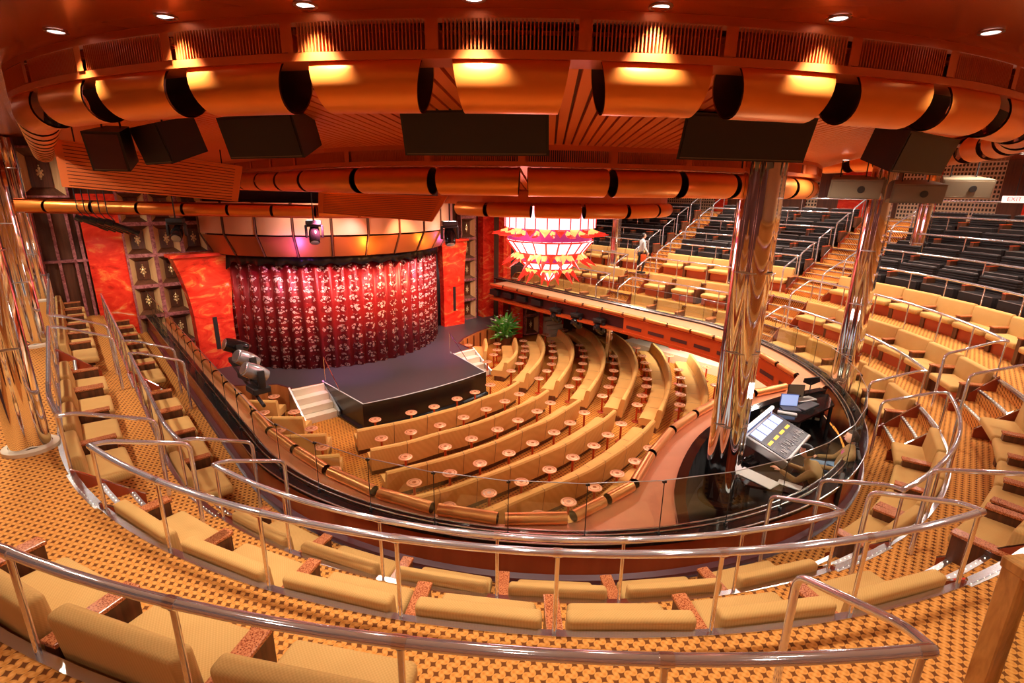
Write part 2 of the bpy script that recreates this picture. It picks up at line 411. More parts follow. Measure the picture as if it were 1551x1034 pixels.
# right balcony face with dark slots; beyond the sixth bay an open lighting trough
mb=MB(); bays=list(zip(TRp[:-1],TRp[1:]))
def facept(p,d,z): 
    q=Vector((p[0],p[1],0)); c=UV(0,0); T=polyT(p); n=outn(T); return Vector((p[0],p[1],z))+n*d
for i,(a,b) in enumerate(bays):
    if i>=8:
        mb.strip([[facept(a,.02,z) for z in (3.0,2.30)],[facept(b,.02,z) for z in (3.0,2.30)]])
        mb.strip([[facept(a,-.05,z) for z in (2.38,2.28)],[facept(b,-.05,z) for z in (2.38,2.28)]])
        mb.strip([[facept(a,-.05,2.38),facept(a,.05,2.38)],[facept(b,-.05,2.38),facept(b,.05,2.38)]])
        mb.strip([[facept(a,-.05,2.28),facept(a,.3,2.28)],[facept(b,-.05,2.28),facept(b,.3,2.28)]])
    else:
        mb.strip([[facept(a,.02,z) for z in (3.0,2.86)],[facept(b,.02,z) for z in (3.0,2.86)]])
        mb.strip([[facept(a,-.05,z) for z in (2.36,2.28)],[facept(b,-.05,z) for z in (2.36,2.28)]])
        mb.strip([[facept(a,-.05,2.36),facept(a,.3,2.36)],[facept(b,-.05,2.36),facept(b,.3,2.36)]])
struct(mb.build('wall_balcony','ledge_red'))
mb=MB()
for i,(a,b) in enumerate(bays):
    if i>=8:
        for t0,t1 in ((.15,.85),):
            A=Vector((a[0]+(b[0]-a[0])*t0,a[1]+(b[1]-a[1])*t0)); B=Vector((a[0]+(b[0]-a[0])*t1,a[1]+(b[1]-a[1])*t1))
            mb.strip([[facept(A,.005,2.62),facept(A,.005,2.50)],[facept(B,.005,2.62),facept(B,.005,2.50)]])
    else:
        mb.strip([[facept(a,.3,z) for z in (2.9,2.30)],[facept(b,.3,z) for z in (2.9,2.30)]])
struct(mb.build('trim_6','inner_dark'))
# underside of the right balcony
mb=MB(); mb.strip(ring_strip(6.7,2.29,12.6,2.29,36,FARR,kR=.6)); struct(mb.build('ceiling','wall_dark'))
# wall below the right balcony: lattice panels between red onyx piers
mb=MB(); mb.strip([[hp(11.0,T,0,kR=1.0),hp(11.0,T,2.3,kR=1.0)] for T in Trange(20,128,3)]); struct(mb.build('wall_right','lattice'))
mb=MB(); mb.strip([[hp(11.02,T,0,kR=1.0),hp(11.02,T,2.3,kR=1.0)] for T in Trange(128,FARR,4)]); struct(mb.build('wall_right','dark_wood2'))
mb=MB(); mb.strip([[hp(10.2,T,.42,kR=1.0),hp(11.0,T,.42,kR=1.0)] for T in Trange(20,150,3)]); mb.strip([[hp(10.2,T,0,kR=1.0),hp(10.2,T,.42,kR=1.0)] for T in Trange(20,150,3)]); struct(mb.build('trim_7','step_white'))
for T in (62,96,126,150):
    mb=MB(); p=hp(10.9,T,0,kR=1.0); n=outn(T); t=Vector((-n.y,n.x,0))
    q=[p+t*.28,p-t*.28,p-t*.28+n*.15,p+t*.28+n*.15]; mb.prism([(a.x,a.y) for a in q],0,2.29); struct(mb.build('trim_8','onyx'))

# walls
ZT=9.2
mb=MB(); mb.add([UV(12.9,-16,0),UV(12.9,-5.2,0),UV(12.9,-5.2,ZT),UV(12.9,-16,ZT)],[(0,1,2,3)]); struct(mb.build('wall_stage','dark_wood2'))
mb=MB(); mb.add([UV(12.9,5.2,0),UV(12.9,18,0),UV(12.9,18,ZT),UV(12.9,5.2,ZT)],[(0,1,2,3)]); struct(mb.build('wall_stage','dark_wood2'))
mb=MB(); mb.add([UV(12.9,-5.2,5.0),UV(12.9,5.2,5.0),UV(12.9,5.2,ZT),UV(12.9,-5.2,ZT)],[(0,1,2,3)]); struct(mb.build('wall_stage','wall_dark'))
mb=MB(); mb.add([UV(16,-9,.9),UV(16,9,.9),UV(16,9,6),UV(16,-9,6)],[(0,1,2,3)]); struct(mb.build('wall_back','black'))
mb=MB(); mb.add([UV(-8,-13.4,0),UV(13,-13.4,0),UV(13,-13.4,ZT),UV(-8,-13.4,ZT)],[(0,1,2,3)]); struct(mb.build('wall_left','wall_dark'))
mb=MB(); mb.strip([[hp(17.3,T,6.4),hp(17.3,T,8.9)] for T in Trange(50,FARR,3)]); struct(mb.build('wall_upper','lattice'))
mb=MB(); mb.strip([[hp(17.3,T,3.5),hp(17.3,T,8.9)] for T in Trange(-90,50,3)]); struct(mb.build('wall_rear','beige_wood'))
for T,wd in ((66,.9),(88,.8),(112,.9),(140,.9)):
    mb=MB(); p=hp(17.2,T,0); n=outn(T); t=Vector((-n.y,n.x,0)); q=[p+t*wd,p-t*wd,p-t*wd+n*.2,p+t*wd+n*.2]; mb.prism([(a.x,a.y) for a in q],6.5,8.9); struct(mb.build('trim_9','onyx'))
for T in (62.5,69.5,84,92,108.5,136):
    mb=MB(); p=hp(17.15,T,0); n=outn(T); t=Vector((-n.y,n.x,0)); q=[p+t*.55,p-t*.55,p-t*.55+n*.1,p+t*.55+n*.1]; mb.prism([(a.x,a.y) for a in q],6.5,8.7); struct(mb.build('door_1','dark_wood2'))

# ------------------------------------------------------------------ ceilings and copper tube rings
def r1(T): return Rr(7.95,T,1.0,1.0)
TAB2=[(-90,5.2),(-60,4.85),(-30,4.55),(0,4.6),(20,4.9),(40,5.6),(60,6.7),(90,7.4)]
def r2(T):
    T=max(-90,min(90,T))
    for (a,x),(b,y) in zip(TAB2,TAB2[1:]):
        if a<=T<=b: return x+(y-x)*(T-a)/(b-a)
def rp(R,T,z):
    if -90<=T<=90: return UV(-R*math.cos(R_(T)),R*math.sin(R_(T)),z)
    if T>90: return UV((T-90)/10,R,z)
    return UV((-T-90)/10,-R,z)
CZ=8.66
mb=MB(); mb.strip([[rp(r1(T)-.03,T,CZ-.02),rp(r1(T)+.15,T,CZ),rp(r1(T)+12,T,CZ)] for T in Trange(FAR,FARR,3)]); struct(mb.build('ceiling','ceiling'))
mb=MB(); mb.strip([[rp(r1(T)+.85,T,CZ-.01),rp(r1(T)+9,T,CZ-.01)] for T in Trange(-100,20,3)]); struct(mb.build('ceiling','bounce_cream'))  # added cream layer below the lacquer, bounces pale light onto rails and seats
def slatted(fa,za,fb,zb,T0,T1,step,name='ceiling'):
    mb=MB(); mb.strip([[rp(fa(T),T,za+.05),rp(fb(T),T,zb+.05)] for T in Trange(T0,T1,2)]); 
    mb.cur=1; T=T0
    while T<T1:
        Ta,Tb=T,T+step*.76
        a0,a1=rp(fa(Ta),Ta,za),rp(fa(Tb),Tb,za); b0,b1=rp(fb(Ta),Ta,zb),rp(fb(Tb),Tb,zb); h=Vector((0,0,.05))
        mb.add([a0,a1,b1,b0,a0+h,a1+h,b1+h,b0+h],[(0,1,2,3),(0,3,7,4),(1,5,6,2)])
        T+=step
    return struct(mb.build(name,['slat_gap','slat']))
slatted(lambda T:r1(T)-.02,8.50,lambda T:r2(T)+.05,7.98,-90-115,90+112,1.35)
slatted(lambda T:r2(T)-.05,7.82,lambda T:2.75,7.36,-90-100,90+100,2.2)
mb=MB(); mb.add([UV(0,-2.8,7.42),UV(10,-2.8,7.42),UV(10,2.8,7.42),UV(0,2.8,7.42)],[(0,1,2,3)]); struct(mb.build('ceiling','ceiling'))
mb=MB(); mb.prism([UV(2.9*math.cos(a*PI/16),2.9*math.sin(a*PI/16))[:2] for a in range(32)],7.36,7.42); struct(mb.build('ceiling','ceiling'))
mb=MB(); mb.add([UV(-1,-12,8.8),UV(13,-12,8.8),UV(13,14,8.8),UV(-1,14,8.8)],[(0,1,2,3)]); struct(mb.build('ceiling','slat_gap'))
# fascia with ventilation grilles over each ring
def fascia(rf,zb,zt,joints,name,kk):
    f0=lambda T:rf(T)+.06; f1=lambda T:rf(T)+.075
    mb=MB(); mb.strip([[rp(f0(T),T,zb-.06),rp(f0(T),T,zb)] for T in Trange(joints[0],joints[-1],2)])
    mb.strip([[rp(f0(T),T,zb-.06),rp(f0(T)-.3,T,zb-.06)] for T in Trange(joints[0],joints[-1],2)])
    mb.strip([[rp(f0(T),T,zt),rp(f0(T),T,zt+.08)] for T in Trange(joints[0],joints[-1],2)])
    for T in joints:
        dT=.05/rf(T)*57.3 if -90<T<90 else .5
        mb.strip([[rp(f1(t),t,zb),rp(f1(t),t,zt)] for t in (T-dT,T+dT)])
    mb.strip([[rp(rf(T)-.04,T,zb-.06),rp(rf(T)-.04,T,zt+.06)] for T in Trange(joints[0],joints[-1],2)])
    struct(mb.build(name,'frame_red'))
    for a,b in zip(joints,joints[1:]):
        m_=rp(rf((a+b)/2),(a+b)/2,zb)
        if not seen(m_,120): continue
        L=(rp(rf(a),a,0)-rp(rf(b),b,0)).length; g=MB()
        ins=.07/L
        Ts=[a+(b-a)*(ins+(1-2*ins)*i/4) for i in range(5)]
        g.strip([[rp(rf(T)-.02,T,zb),rp(rf(T)-.02,T,zt)] for T in Ts]); g.cur=1
        nb=int(L/.033)
        for i in range(nb):
            T=a+(b-a)*(ins+(1-2*ins)*(i+.5)/nb); n=outn(T); t=Vector((-n.y,n.x,0))*.005
            p0=rp(rf(T)+.06,T,zb+.003);p1=rp(rf(T)+.06,T,zt-.003); q0=p0-n*.05;q1=p1-n*.05
            g.add([p0-t,p0+t,p1+t,p1-t,q0-t,q0+t,q1+t,q1-t],[(0,1,2,3),(0,3,7,4),(1,5,6,2)])
        struct(g.build('trim_10',['grille_dark','frame_red']))
J1=[-75.6-8.05]+[-75.6+8.05*i for i in range(0,22)]
J1=[-90-10*1.1*i-6 for i in range(10,-1,-1)]+J1
fascia(lambda T:r1(T)-.07,8.37,8.58,J1,'trim_11',0)
J2=[-90-14*i for i in range(6,0,-1)]+[-83,-66,-50,-34,-19,-4,10,23,34,44,53,62,71,80]
fascia(lambda T:r2(T),7.76,7.92,J2,'trim_11',0)
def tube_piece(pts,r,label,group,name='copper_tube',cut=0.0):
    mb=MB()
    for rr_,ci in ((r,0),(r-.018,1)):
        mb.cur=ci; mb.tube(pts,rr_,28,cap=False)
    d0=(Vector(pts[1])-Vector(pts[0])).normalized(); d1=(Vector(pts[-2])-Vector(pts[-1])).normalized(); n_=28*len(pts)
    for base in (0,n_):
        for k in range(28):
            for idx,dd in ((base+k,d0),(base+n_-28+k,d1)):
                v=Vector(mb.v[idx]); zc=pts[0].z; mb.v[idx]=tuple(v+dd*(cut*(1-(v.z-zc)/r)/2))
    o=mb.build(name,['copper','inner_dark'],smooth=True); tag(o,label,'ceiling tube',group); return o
def ring(rf,z,rad,joints,gap,label,group):
    k=0; vis=[]
    for a,b in zip(joints,joints[1:]):
        mid=rp(rf((a+b)/2),(a+b)/2,z)
        if seen(mid,110) and project(mid)[2]<40: vis.append((a,b))
    for i,(a,b) in enumerate(vis):
        L=(rp(rf(a),a,0)-rp(rf(b),b,0)).length; g=gap/L/2
        pts=[rp(rf(a+(b-a)*(g+(1-2*g)*t/6)),a+(b-a)*(g+(1-2*g)*t/6),z) for t in range(7)]
        tube_piece(pts,rad,label.format(ordw(i)),group,cut=rad*(.36 if rad>.22 else .12))
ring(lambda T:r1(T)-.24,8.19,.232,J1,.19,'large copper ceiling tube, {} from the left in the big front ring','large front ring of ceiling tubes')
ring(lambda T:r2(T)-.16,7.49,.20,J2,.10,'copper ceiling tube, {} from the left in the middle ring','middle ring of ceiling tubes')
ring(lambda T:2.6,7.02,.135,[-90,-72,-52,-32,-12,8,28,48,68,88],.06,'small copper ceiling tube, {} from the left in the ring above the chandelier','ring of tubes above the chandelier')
mb=MB(); mb.strip([[rp(2.6,T,7.12),rp(2.6,T,7.36)] for T in Trange(-180,180,6)]) if False else mb.strip([[UV(2.6*math.cos(a*PI/24),2.6*math.sin(a*PI/24),z) for z in (7.1,7.4)] for a in range(49)]); struct(mb.build('trim_12','frame_red'))
# straight tube run in front of the stage wall
SA=UV(12.0,-9.9,6.77); SB=UV(6.85,-2.9,6.70); SC=UV(5.9,.6,6.68)
runs=[(SA+(SB-SA)*i/7,SA+(SB-SA)*(i+1)/7) for i in range(7)]+[(SB+(SC-SB)*i/3,SB+(SC-SB)*(i+1)/3) for i in range(3)]
for i,(a,b) in enumerate(runs):
    d=(b-a).normalized(); tube_piece([a+d*.04,b-d*.04],.16,'small copper ceiling tube, %s from the left in the straight run before the stage'%ordw(i),'straight run of tubes before the stage')
mb=MB(); up=Vector((0,0,1))
for a,b in ((SA,SB),(SB,SC)):
    n=UV(1,0)-UV(0,0); mb.strip([[a+n*.25-up*.2,a+n*.25+up*.12,a-n*.05+up*.2],[b+n*.25-up*.2,b+n*.25+up*.12,b-n*.05+up*.2]])
struct(mb.build('trim_13','frame_red'))
# downlights
def downlight(loc,r,label,grp,power,cone=165,soft=.10):
    t=empty('downlight',loc); tag(t,label,'downlight',grp)
    a=MB(); a.lathe([(r*1.0,-.012),(r*1.35,-.012),(r*1.35,.0),(r*1.0,.0)],20,cap=False); a.build('trim_ring','silver',t)
    a=MB(); a.lathe([(0.001,-.006),(r,-.006)],20,cap=False); a.build('lens','lamp',t)
    if power: spot(Vector(loc)+Vector((0,0,-.03)),power,R_(cone),.8,rad=soft)
DL=[(-4.66,5.86),(-3.21,5.34),(-1.79,4.97),(-.35,4.75),(1.19,4.88),(2.8,5.1),(4.42,5.43)]
for i,(x,y) in enumerate(DL):
    k=1.31/1.5
    downlight((x*k,y*k,CZ-.003),.065,'bright round downlight in the lacquered ceiling, %s from the left along the top'%ordw(i),'downlights of the near ceiling',230,80,.03)
for i,(x,y,z) in enumerate([(-2.45,9.55,8.02),(1.2,8.85,8.01),(6.0,9.9,8.02)]):
    downlight((x,y,z-.02),.05,'small round downlight among the ceiling slats, %s from the left'%ordw(i),'downlights among the slats',250)
# ================================================================== ROWS OF THE BALCONY
# ---- armchair prototype: origin on the floor under the back, +Y towards the stage
def make_chair(arm_right):
    t=empty('theatre_armchair',(0,0,0)); t['category']='armchair'
    tilt=lambda c:(c.x,c.y-(c.z-.45)*.10,c.z)
    b=MB(); b.rbox(-.525,.525,-.02,.12,.28,.86,.045,4,tilt); b.build('backrest','seat',t,smooth=True)
    s=MB(); s.rbox(-.49,.49,.08,.58,.32,.46,.05,4,lambda c:(c.x*(1-.10*c.y/.6),c.y,c.z)); s.build('seat','seat',t,smooth=True)
    k=MB(); k.box(-.48,.48,.05,.36,.0,.30); k.build('seat_base','base_red',t)
    k=MB(); k.box(-.50,.50,-.03,.04,.0,.32); k.build('back_shell','dark_wood',t)
    for sx in ((-1,1) if arm_right else (-1,)):
        x=sx*.60; a=MB(); a.rbox(x-.06,x+.06,-.03,.50,0,.565,.006,1); ao=a.build('armrest','dark_wood',t)
        g=MB(); g.rbox(x-.07,x+.07,-.04,.515,.565,.60,.008,2); g.build('armrest_top','granite',ao)
    return t
def make_covered(arm_right):
    t=empty('covered_armchair',(0,0,0)); t['category']='armchair'
    b=MB()
    for i in range(8):
        z=.32+i*.07; b.rbox(-.51,.51,-.03-(z-.4)*.1,.12-(z-.4)*.1+.012*(i%2),z,z+.066,.02,2)
    b.build('backrest','cover',t,smooth=True)
    s=MB()
    for i in range(5):
        y=.08+i*.105; s.rbox(-.48,.48,y,y+.10,.05,.475-.006*(i%2),.02,2)
    s.build('seat','cover',t,smooth=True)
    h=MB(); h.tube([(-.5,-.03,.885),(0,-.025,.895),(.5,-.03,.885)],.012,6); h.build('cover_edge','cover_light',t,smooth=True)
    h=MB(); h.tube([(-.46,.60,.47),(.46,.60,.47)],.010,6); h.build('cover_hem','cover_light',t,smooth=True)
    for sx in ((-1,1) if arm_right else (-1,)):
        x=sx*.60; a=MB(); a.rbox(x-.05,x+.05,.0,.46,.2,.585,.006,1); ao=a.build('armrest','dark_wood2',t)
        g=MB(); g.rbox(x-.05,x+.05,-.01,.47,.585,.61,.006,1); g.build('armrest_top','ledge_red',ao)
    return t
CH={(c,a):template((make_covered if c else make_chair)(a)) for c in (0,1) for a in (0,1)}
BLOCKS=[('L2',-90-122,-90-54,'far left block beside the stage wall'),('L1',-90-41.5,-83.5,'left block'),('M',-75.6,-20.2,'central block behind the curved glass'),
        ('R0',-11.6,20.8,'block just right of the sound booth'),('R1',30.8,74,'right curved block'),('R2',83,90+41,'long right block'),('R3',90+53.5,90+108,'far right block by the stage')]
ROWN=dict(A='front row',B='second row',C='third row',D='fourth row',E='fifth row',F='sixth row',G='seventh row')
LAYOUT=dict(A=['L2','L1','M','R0','R1','R2','R3'],B=['L2','L1','M','R0','R1','R2','R3'],C=['M','R1','R2','R3'],D=['R1','R2','R3'],E=['R1','R2','R3'],F=['R1','R2','R3'],G=['R1','R2','R3'])
def arclen(R,a,b,**k):
    T=Trange(a,b,1.0); P=[hp(R,t,0,**k) for t in T]; L=[0]
    for p,q in zip(P,P[1:]): L.append(L[-1]+(q-p).length)
    return T,L
def at_len(T,L,s):
    for i in range(len(L)-1):
        if s<=L[i+1]: return T[i]+(T[i+1]-T[i])*(s-L[i])/(L[i+1]-L[i]+1e-9)
    return T[-1]
NCH={('A','M'):6,('B','M'):7,('C','M'):7,('A','R0'):4,('B','R0'):5,('A','R1'):5}
SEAT_ANG={}
for row,bl in LAYOUT.items():
    r0,r1_,z=ROWS[row]
    for name,a,b,txt in BLOCKS:
        if name not in bl: continue
        if row=='C' and name=='M': a,b=-82.4,-34.8
        if row=='C' and name=='R1': a=30.8
        R=r1_-.28
        T,L=arclen(R,a,b); n=NCH.get((row,name)) or max(1,int(round(L[-1]/1.19)))
        SEAT_ANG[(row,name)]=[at_len(T,L,L[-1]*i/n) for i in range(n+1)]
        pitch=L[-1]/n; cand=[]
        for i in range(n):
            Tm=at_len(T,L,(i+.5)*pitch); p=hp(r1_-.11,Tm,z)
            q=p+Vector((0,0,.6))
            if seen(q,90): cand.append((i,Tm,p))
        covered=row in 'DEFG'
        for j,(i,Tm,p) in enumerate(cand):
            nn=outn(Tm); rz=math.atan2(-nn.y,-nn.x)-PI/2
            # armrest on the chair's left (-X): chair X axis runs towards decreasing T, so the last chair of a block keeps both
            o=copy_tree(CH[(int(covered),int(i==0))],p,rz)
            o.name='covered_armchair' if covered else 'theatre_armchair'
            o['category']='armchair'
            o['group']=('armchairs under dark covers' if covered else 'mustard theatre armchairs')
            what='armchair under dark ribbed cover' if covered else 'mustard fabric armchair'
            o['label']='%s, %s from left, %s, %s'%(what,ordw(j),ROWN[row],txt)
for t in CH.values(): drop(t)

# ---- handrails
RZ={k:ROWS[order[order.index(k)+1]][2]+.76 for k in 'ABCDEFG'}
def smooth_corner(P,r=.08,n=4):
    out=[P[0]]
    for a,b,c in zip(P,P[1:],P[2:]):
        d1=(a-b).normalized(); d2=(c-b).normalized(); k=min(r,(a-b).length*.45,(c-b).length*.45)
        s=b+d1*k; e=b+d2*k
        for i in range(n+1):
            t=i/n; out.append((s*(1-t)+b*t)*(1-t)+(b*(1-t)+e*t)*t)
    out.append(P[-1]); return out
def handrail(row,a,b,loopa,loopb,posts,label,big=False):
    r0,r1_,z=ROWS[row]; zr=RZ[row]; zf=zr-.76
    if not any(seen(hp(r1_,T,zr),60) for T in Trange(a,b,3)): return
    rr=.031; pr=.018
    t=empty('handrail',hp(r1_-.02,(a+b)/2,zf)); tag(t,label,'handrail','chrome handrails behind the rows'); inv=Matrix.Translation(-t.location)
    m=MB(); m.m=inv; m.tube([hp(r1_-.02,T,zr) for T in Trange(a,b,1.5)],rr,12)
    m.build('top_rail','rail_chrome',t,smooth=True)
    for T in posts:
        m=MB(); m.m=inv; m.tube([hp(r1_-.02,T,zf),hp(r1_-.02,T,zr)],pr,10); 
        m.tube([hp(r1_-.02,T,zr-.035),hp(r1_-.02,T,zr-.03)],rr*.8,10)
        p=hp(r1_-.02,T,zr); tt=outn(T); tt=Vector((-tt.y,tt.x,0)); m.tube([p-tt*.035,p+tt*.035],rr*1.13,12)
        m.build('post','post_metal',t,smooth=True)
    for T,do in ((a,loopa),(b,loopb)):
        if not do: continue
        p=hp(r1_-.02,T,zr); n=outn(T)
        P=[p,p-n*.16+Vector((0,0,-.02)),p-n*.92+Vector((0,0,-.36)),Vector((*(p-n*.92).xy,z+.02))]
        m=MB(); m.m=inv; m.tube(smooth_corner(P,.10),rr*.85,10); m.build('end_loop','rail_chrome',t,smooth=True)
    return t
def mids(A): return A
for (row,name),A in SEAT_ANG.items():
    txt=[x[3] for x in BLOCKS if x[0]==name][0]
    la=not(name=='L2') and (row,name)!=('C','M'); lb=not(name=='R3')
    if (row,name)==('A','L2'): lb=True
    step=A if row in 'ABC' else A[::2]+[A[-1]]
    handrail(row,A[0]-.3,A[-1]+.3,la,lb,step,'chrome handrail behind the %s of the %s'%(ROWN[row],txt))
# ---- aisle steps
def aisle(row,a,b,label):
    r0,r1_,z=ROWS[row]; z2=ROWS[order[order.index(row)+1]][2]
    p=hp(r1_,(a+b)/2,z)
    if not seen(p,60): return
    n=3; dz=(z2-z)/n; run=.28
    Ra=r1_-run*(n-1)
    t=empty('aisle_steps',hp(Ra,(a+b)/2,z)); tag(t,label,'steps','carpeted aisle steps'); inv=Matrix.Translation(-t.location)
    dT=lambda R,T:T
    m=MB(); m.m=inv
    for i in range(n-1):
        ra=r1_-run*(n-1-i)
        m.strip([[hp(ra,T,z),hp(ra,T,z+dz*(i+1)),hp(r1_,T,z+dz*(i+1)),hp(r1_,T,z)] for T in Trange(a,b,2)],True)
    m.build('step_body','carpet',t)
    for i in range(n):
        ra=r1_-run*(n-1-i); zz=z+dz*(i+1)
        m=MB(); m.m=inv; m.strip([[hp(ra-.012,T,zz-.025),hp(ra-.012,T,zz+.006),hp(ra+.045,T,zz+.006),hp(ra+.045,T,zz-.025)] for T in Trange(a+.1,b-.1,2)],True); no=m.build('nosing','silver',t)
        m=MB(); m.m=inv
        for q in range(12):
            T=a+(b-a)*(q+.5)/12; c=hp(ra+.017,T,zz+.008); m.tube([c,c+Vector((0,0,.004))],.005,5)
        m.build('step_lights','step_light',no)
    for T in (a,b):
        m=MB(); m.m=inv; s_=1 if T==b else -1
        A_=[hp(Ra-.12,T,z+.0),hp(Ra-.12,T,z+.16),hp(r1_,T,z2+.06),hp(r1_,T,z)]; n_=outn(T); tt=Vector((-n_.y,n_.x,0))*.02
        m.strip([[q-tt for q in A_],[q+tt for q in A_]],True); so=m.build('side_panel','barrier',t)
        m=MB(); m.m=inv; m.tube([A_[1],A_[2]],.016,6); m.build('side_trim','chrome',so,smooth=True)
AIS=[(-83.2,-76.2,'left of the central block'),(-19.7,-12.1,'between the central block and the booth block'),(21.3,30.3,'right of the booth block'),(74.6,82.4,'between the right curved and long right blocks'),(90+41.6,90+53,'before the far right block'),(-90-53.4,-90-42,'in the left arm')]
for row in 'ABCDEFG':
    for a,b,txt in AIS:
        if a<-60 and row not in 'AB': continue
        if row in 'DEFG' and a<40: continue
        if row=='C' and -30<a<20: continue
        aisle(row,a,b,'carpeted steps behind the %s, %s'%(ROWN[row],txt))
aisle('C',-33.5,-24,'carpeted steps beside the third row at lower right')
for k,(u0,u1) in enumerate(((11.0,12.2),)):
    for row in 'AB':
        aisle(row,90+109.5,90+117,'carpeted steps at the stage end of the right arm, %s'%ROWN[row])
# ---- glass panes standing on the barrier cap
pane=MB(); pane.box(-.49,.49,-.006,.006,0,.80)
clip=MB(); clip.tube([(-.495,0,0),(-.495,0,.80)],.006,6); clip.box(-.52,-.47,-.014,.014,.765,.795); clip.box(-.51,-.48,-.02,.02,-.0,.03)
edge=MB(); edge.tube([(-.49,0,.80),(.49,0,.80)],.006,5)
pm,cm,em=pane.mesh('pane','glass'),clip.mesh('clamp','black'),edge.mesh('edge','silver')
T,L=arclen(6.70,FAR,90+112,kL=.15,kR=1.0); n=int(L[-1]/.985); idx=0
for i in range(n):
    Tm=at_len(T,L,(i+.5)*.985); p=hp(6.70,Tm,3.09,kL=.15,kR=1.0)
    if not seen(p+Vector((0,0,.5)),40): continue
    nn=outn(Tm); rz=math.atan2(-nn.y,-nn.x)-PI/2
    t=empty('glass_panel',p,rz); side='from far left'
    tag(t,'clear glass panel on the black barrier cap, %s %s'%(ordw(idx) if idx<40 else ordw(idx-40)+' past the fortieth',side),'glass panel','glass panels along the balcony'); idx+=1
    for nm,me in (('pane',pm),('clamp',cm),('edge',em)):
        o=bpy.data.objects.new(nm,me); COL.objects.link(o); o.parent=t
# ---- copper tubes along the balcony edge
def edge_tube(a,b,z,r,label,g):
    a=Vector((*a,z));b=Vector((*b,z)); d=(b-a).normalized(); L=(b-a).length
    m=MB(); m.tube([a+d*.05,b-d*.05],r,20,cap=False); m.cur=1; m.tube([a+d*.05,b-d*.05],r-.012,20,cap=False)
    o=m.build('edge_tube',['copper_edge','inner_dark'],smooth=True); tag(o,label,'edge tube',g)
    return o
for i,(a,b) in enumerate(zip(TL[:-1],TL[1:])):
    edge_tube(a,b,LZ+.085,.085,'copper tube on the balcony edge, %s from the far left end'%ordw(i),'copper tubes on the curved balcony edge')
for i,(a,b) in enumerate(zip(TRp[:-1],TRp[1:])):
    edge_tube(a,b,LZ-.02,.075,'copper tube along the right balcony edge, %s from the stage end'%ordw(i),'copper tubes along the right balcony edge')
# ---- chrome columns
def column(x,y,z0,z1,r,label,name='chrome_column',lobed=True):
    t=empty(name,(x,y,z0)); tag(t,label,'column')
    m=MB(); n=40; prof=[]
    def rad(a): return r*(.92+(.22*abs(math.cos(a*2)) if lobed else .08))
    for z in (0.0,z1-z0): prof.append([(rad(2*PI*k/n)*math.cos(2*PI*k/n),rad(2*PI*k/n)*math.sin(2*PI*k/n),z) for k in range(n)])
    m.strip(prof,True); m.build('shaft','chrome',t,smooth=True)
    b=MB(); b.lathe([(r*1.38,0),(r*1.38,.05),(r*1.25,.07),(r*1.05,.07)],32,cap=False); b.build('base_ring','step_white' if z0>3 or z0<1 else 'black_gloss',t,smooth=True)
    c=MB()
    for zz in (1.4,2.6,3.8):
        if z0+zz<z1: c.lathe([(r*1.115,zz),(r*1.125,zz+.01),(r*1.115,zz+.02)],32,cap=False)
    c.build('joint_ring','silver',t,smooth=True)
column(3.50,7.56,2.47,8.05,.25,'tall chrome column in front of the mixing console')
column(7.98,11.68,2.4,8.1,.235,'chrome column at the far end of the sound booth')
column(-6.38,6.17,3.98,8.6,.215,'nearest chrome column on the left carpeted walkway')
column(-10.4,10.73,3.98,8.6,.215,'middle chrome column on the left carpeted walkway')
column(-14.26,15.28,3.98,8.6,.215,'farthest chrome column on the left walkway, nearest the stage wall')
def col_at(px,py,h): pass
column(13.3,17.2,4.52,8.6,.22,'thin chrome column rising among the dark covered seats at right')
column(8.35,19.5,3.98,8.6,.19,'chrome column seen just left of the tall column, behind gold seats')
column(4.75,24.3,3.98,8.6,.19,'distant chrome column right of the chandelier')
column(4.34,22.2,0,2.3,.13,'slim chrome column under the right balcony beside the curved sofas')
column(8.4,17.4,0,2.3,.13,'slim chrome column under the right balcony behind the tall column')
# ---- timber framed partition at the lower right
t=empty('timber_partition',(2.3,2.05,3.98)); tag(t,'figured timber framed glass partition at the lower right corner','partition')
import itertools
def ray_dir(px,py):
    x=(px-775.5)/F_PX; y=-(py-517)/F_PX; return _F+_r*x+_u*y
d=ray_dir(1533,838); k=-1.93/d.z; A=Vector((d.x*k,d.y*k,EYE-1.93)); d2=ray_dir(1640,905); k=-1.93/d2.z; B=Vector((d2.x*k,d2.y*k,EYE-1.93))
t.location=(A.x,A.y,3.98); di=(B-A); di.z=0; Lp=1.6; rz=math.atan2(di.y,di.x); t.rotation_euler.z=rz; H=A.z-3.98
m=MB(); m.rbox(0,.11,-.05,.05,0,H-.07,.008,1); m.build('post','olive_wood',t)
m=MB(); m.rbox(0,Lp,-.07,.07,H-.07,H,.008,1); m.build('top_rail','olive_wood',t)
m=MB(); m.rbox(.11,Lp,-.05,.05,0,.12,.008,1); m.build('bottom_rail','olive_wood',t)
m=MB(); m.box(.11,Lp,-.006,.006,.12,H-.07); m.build('pane','glass',t)
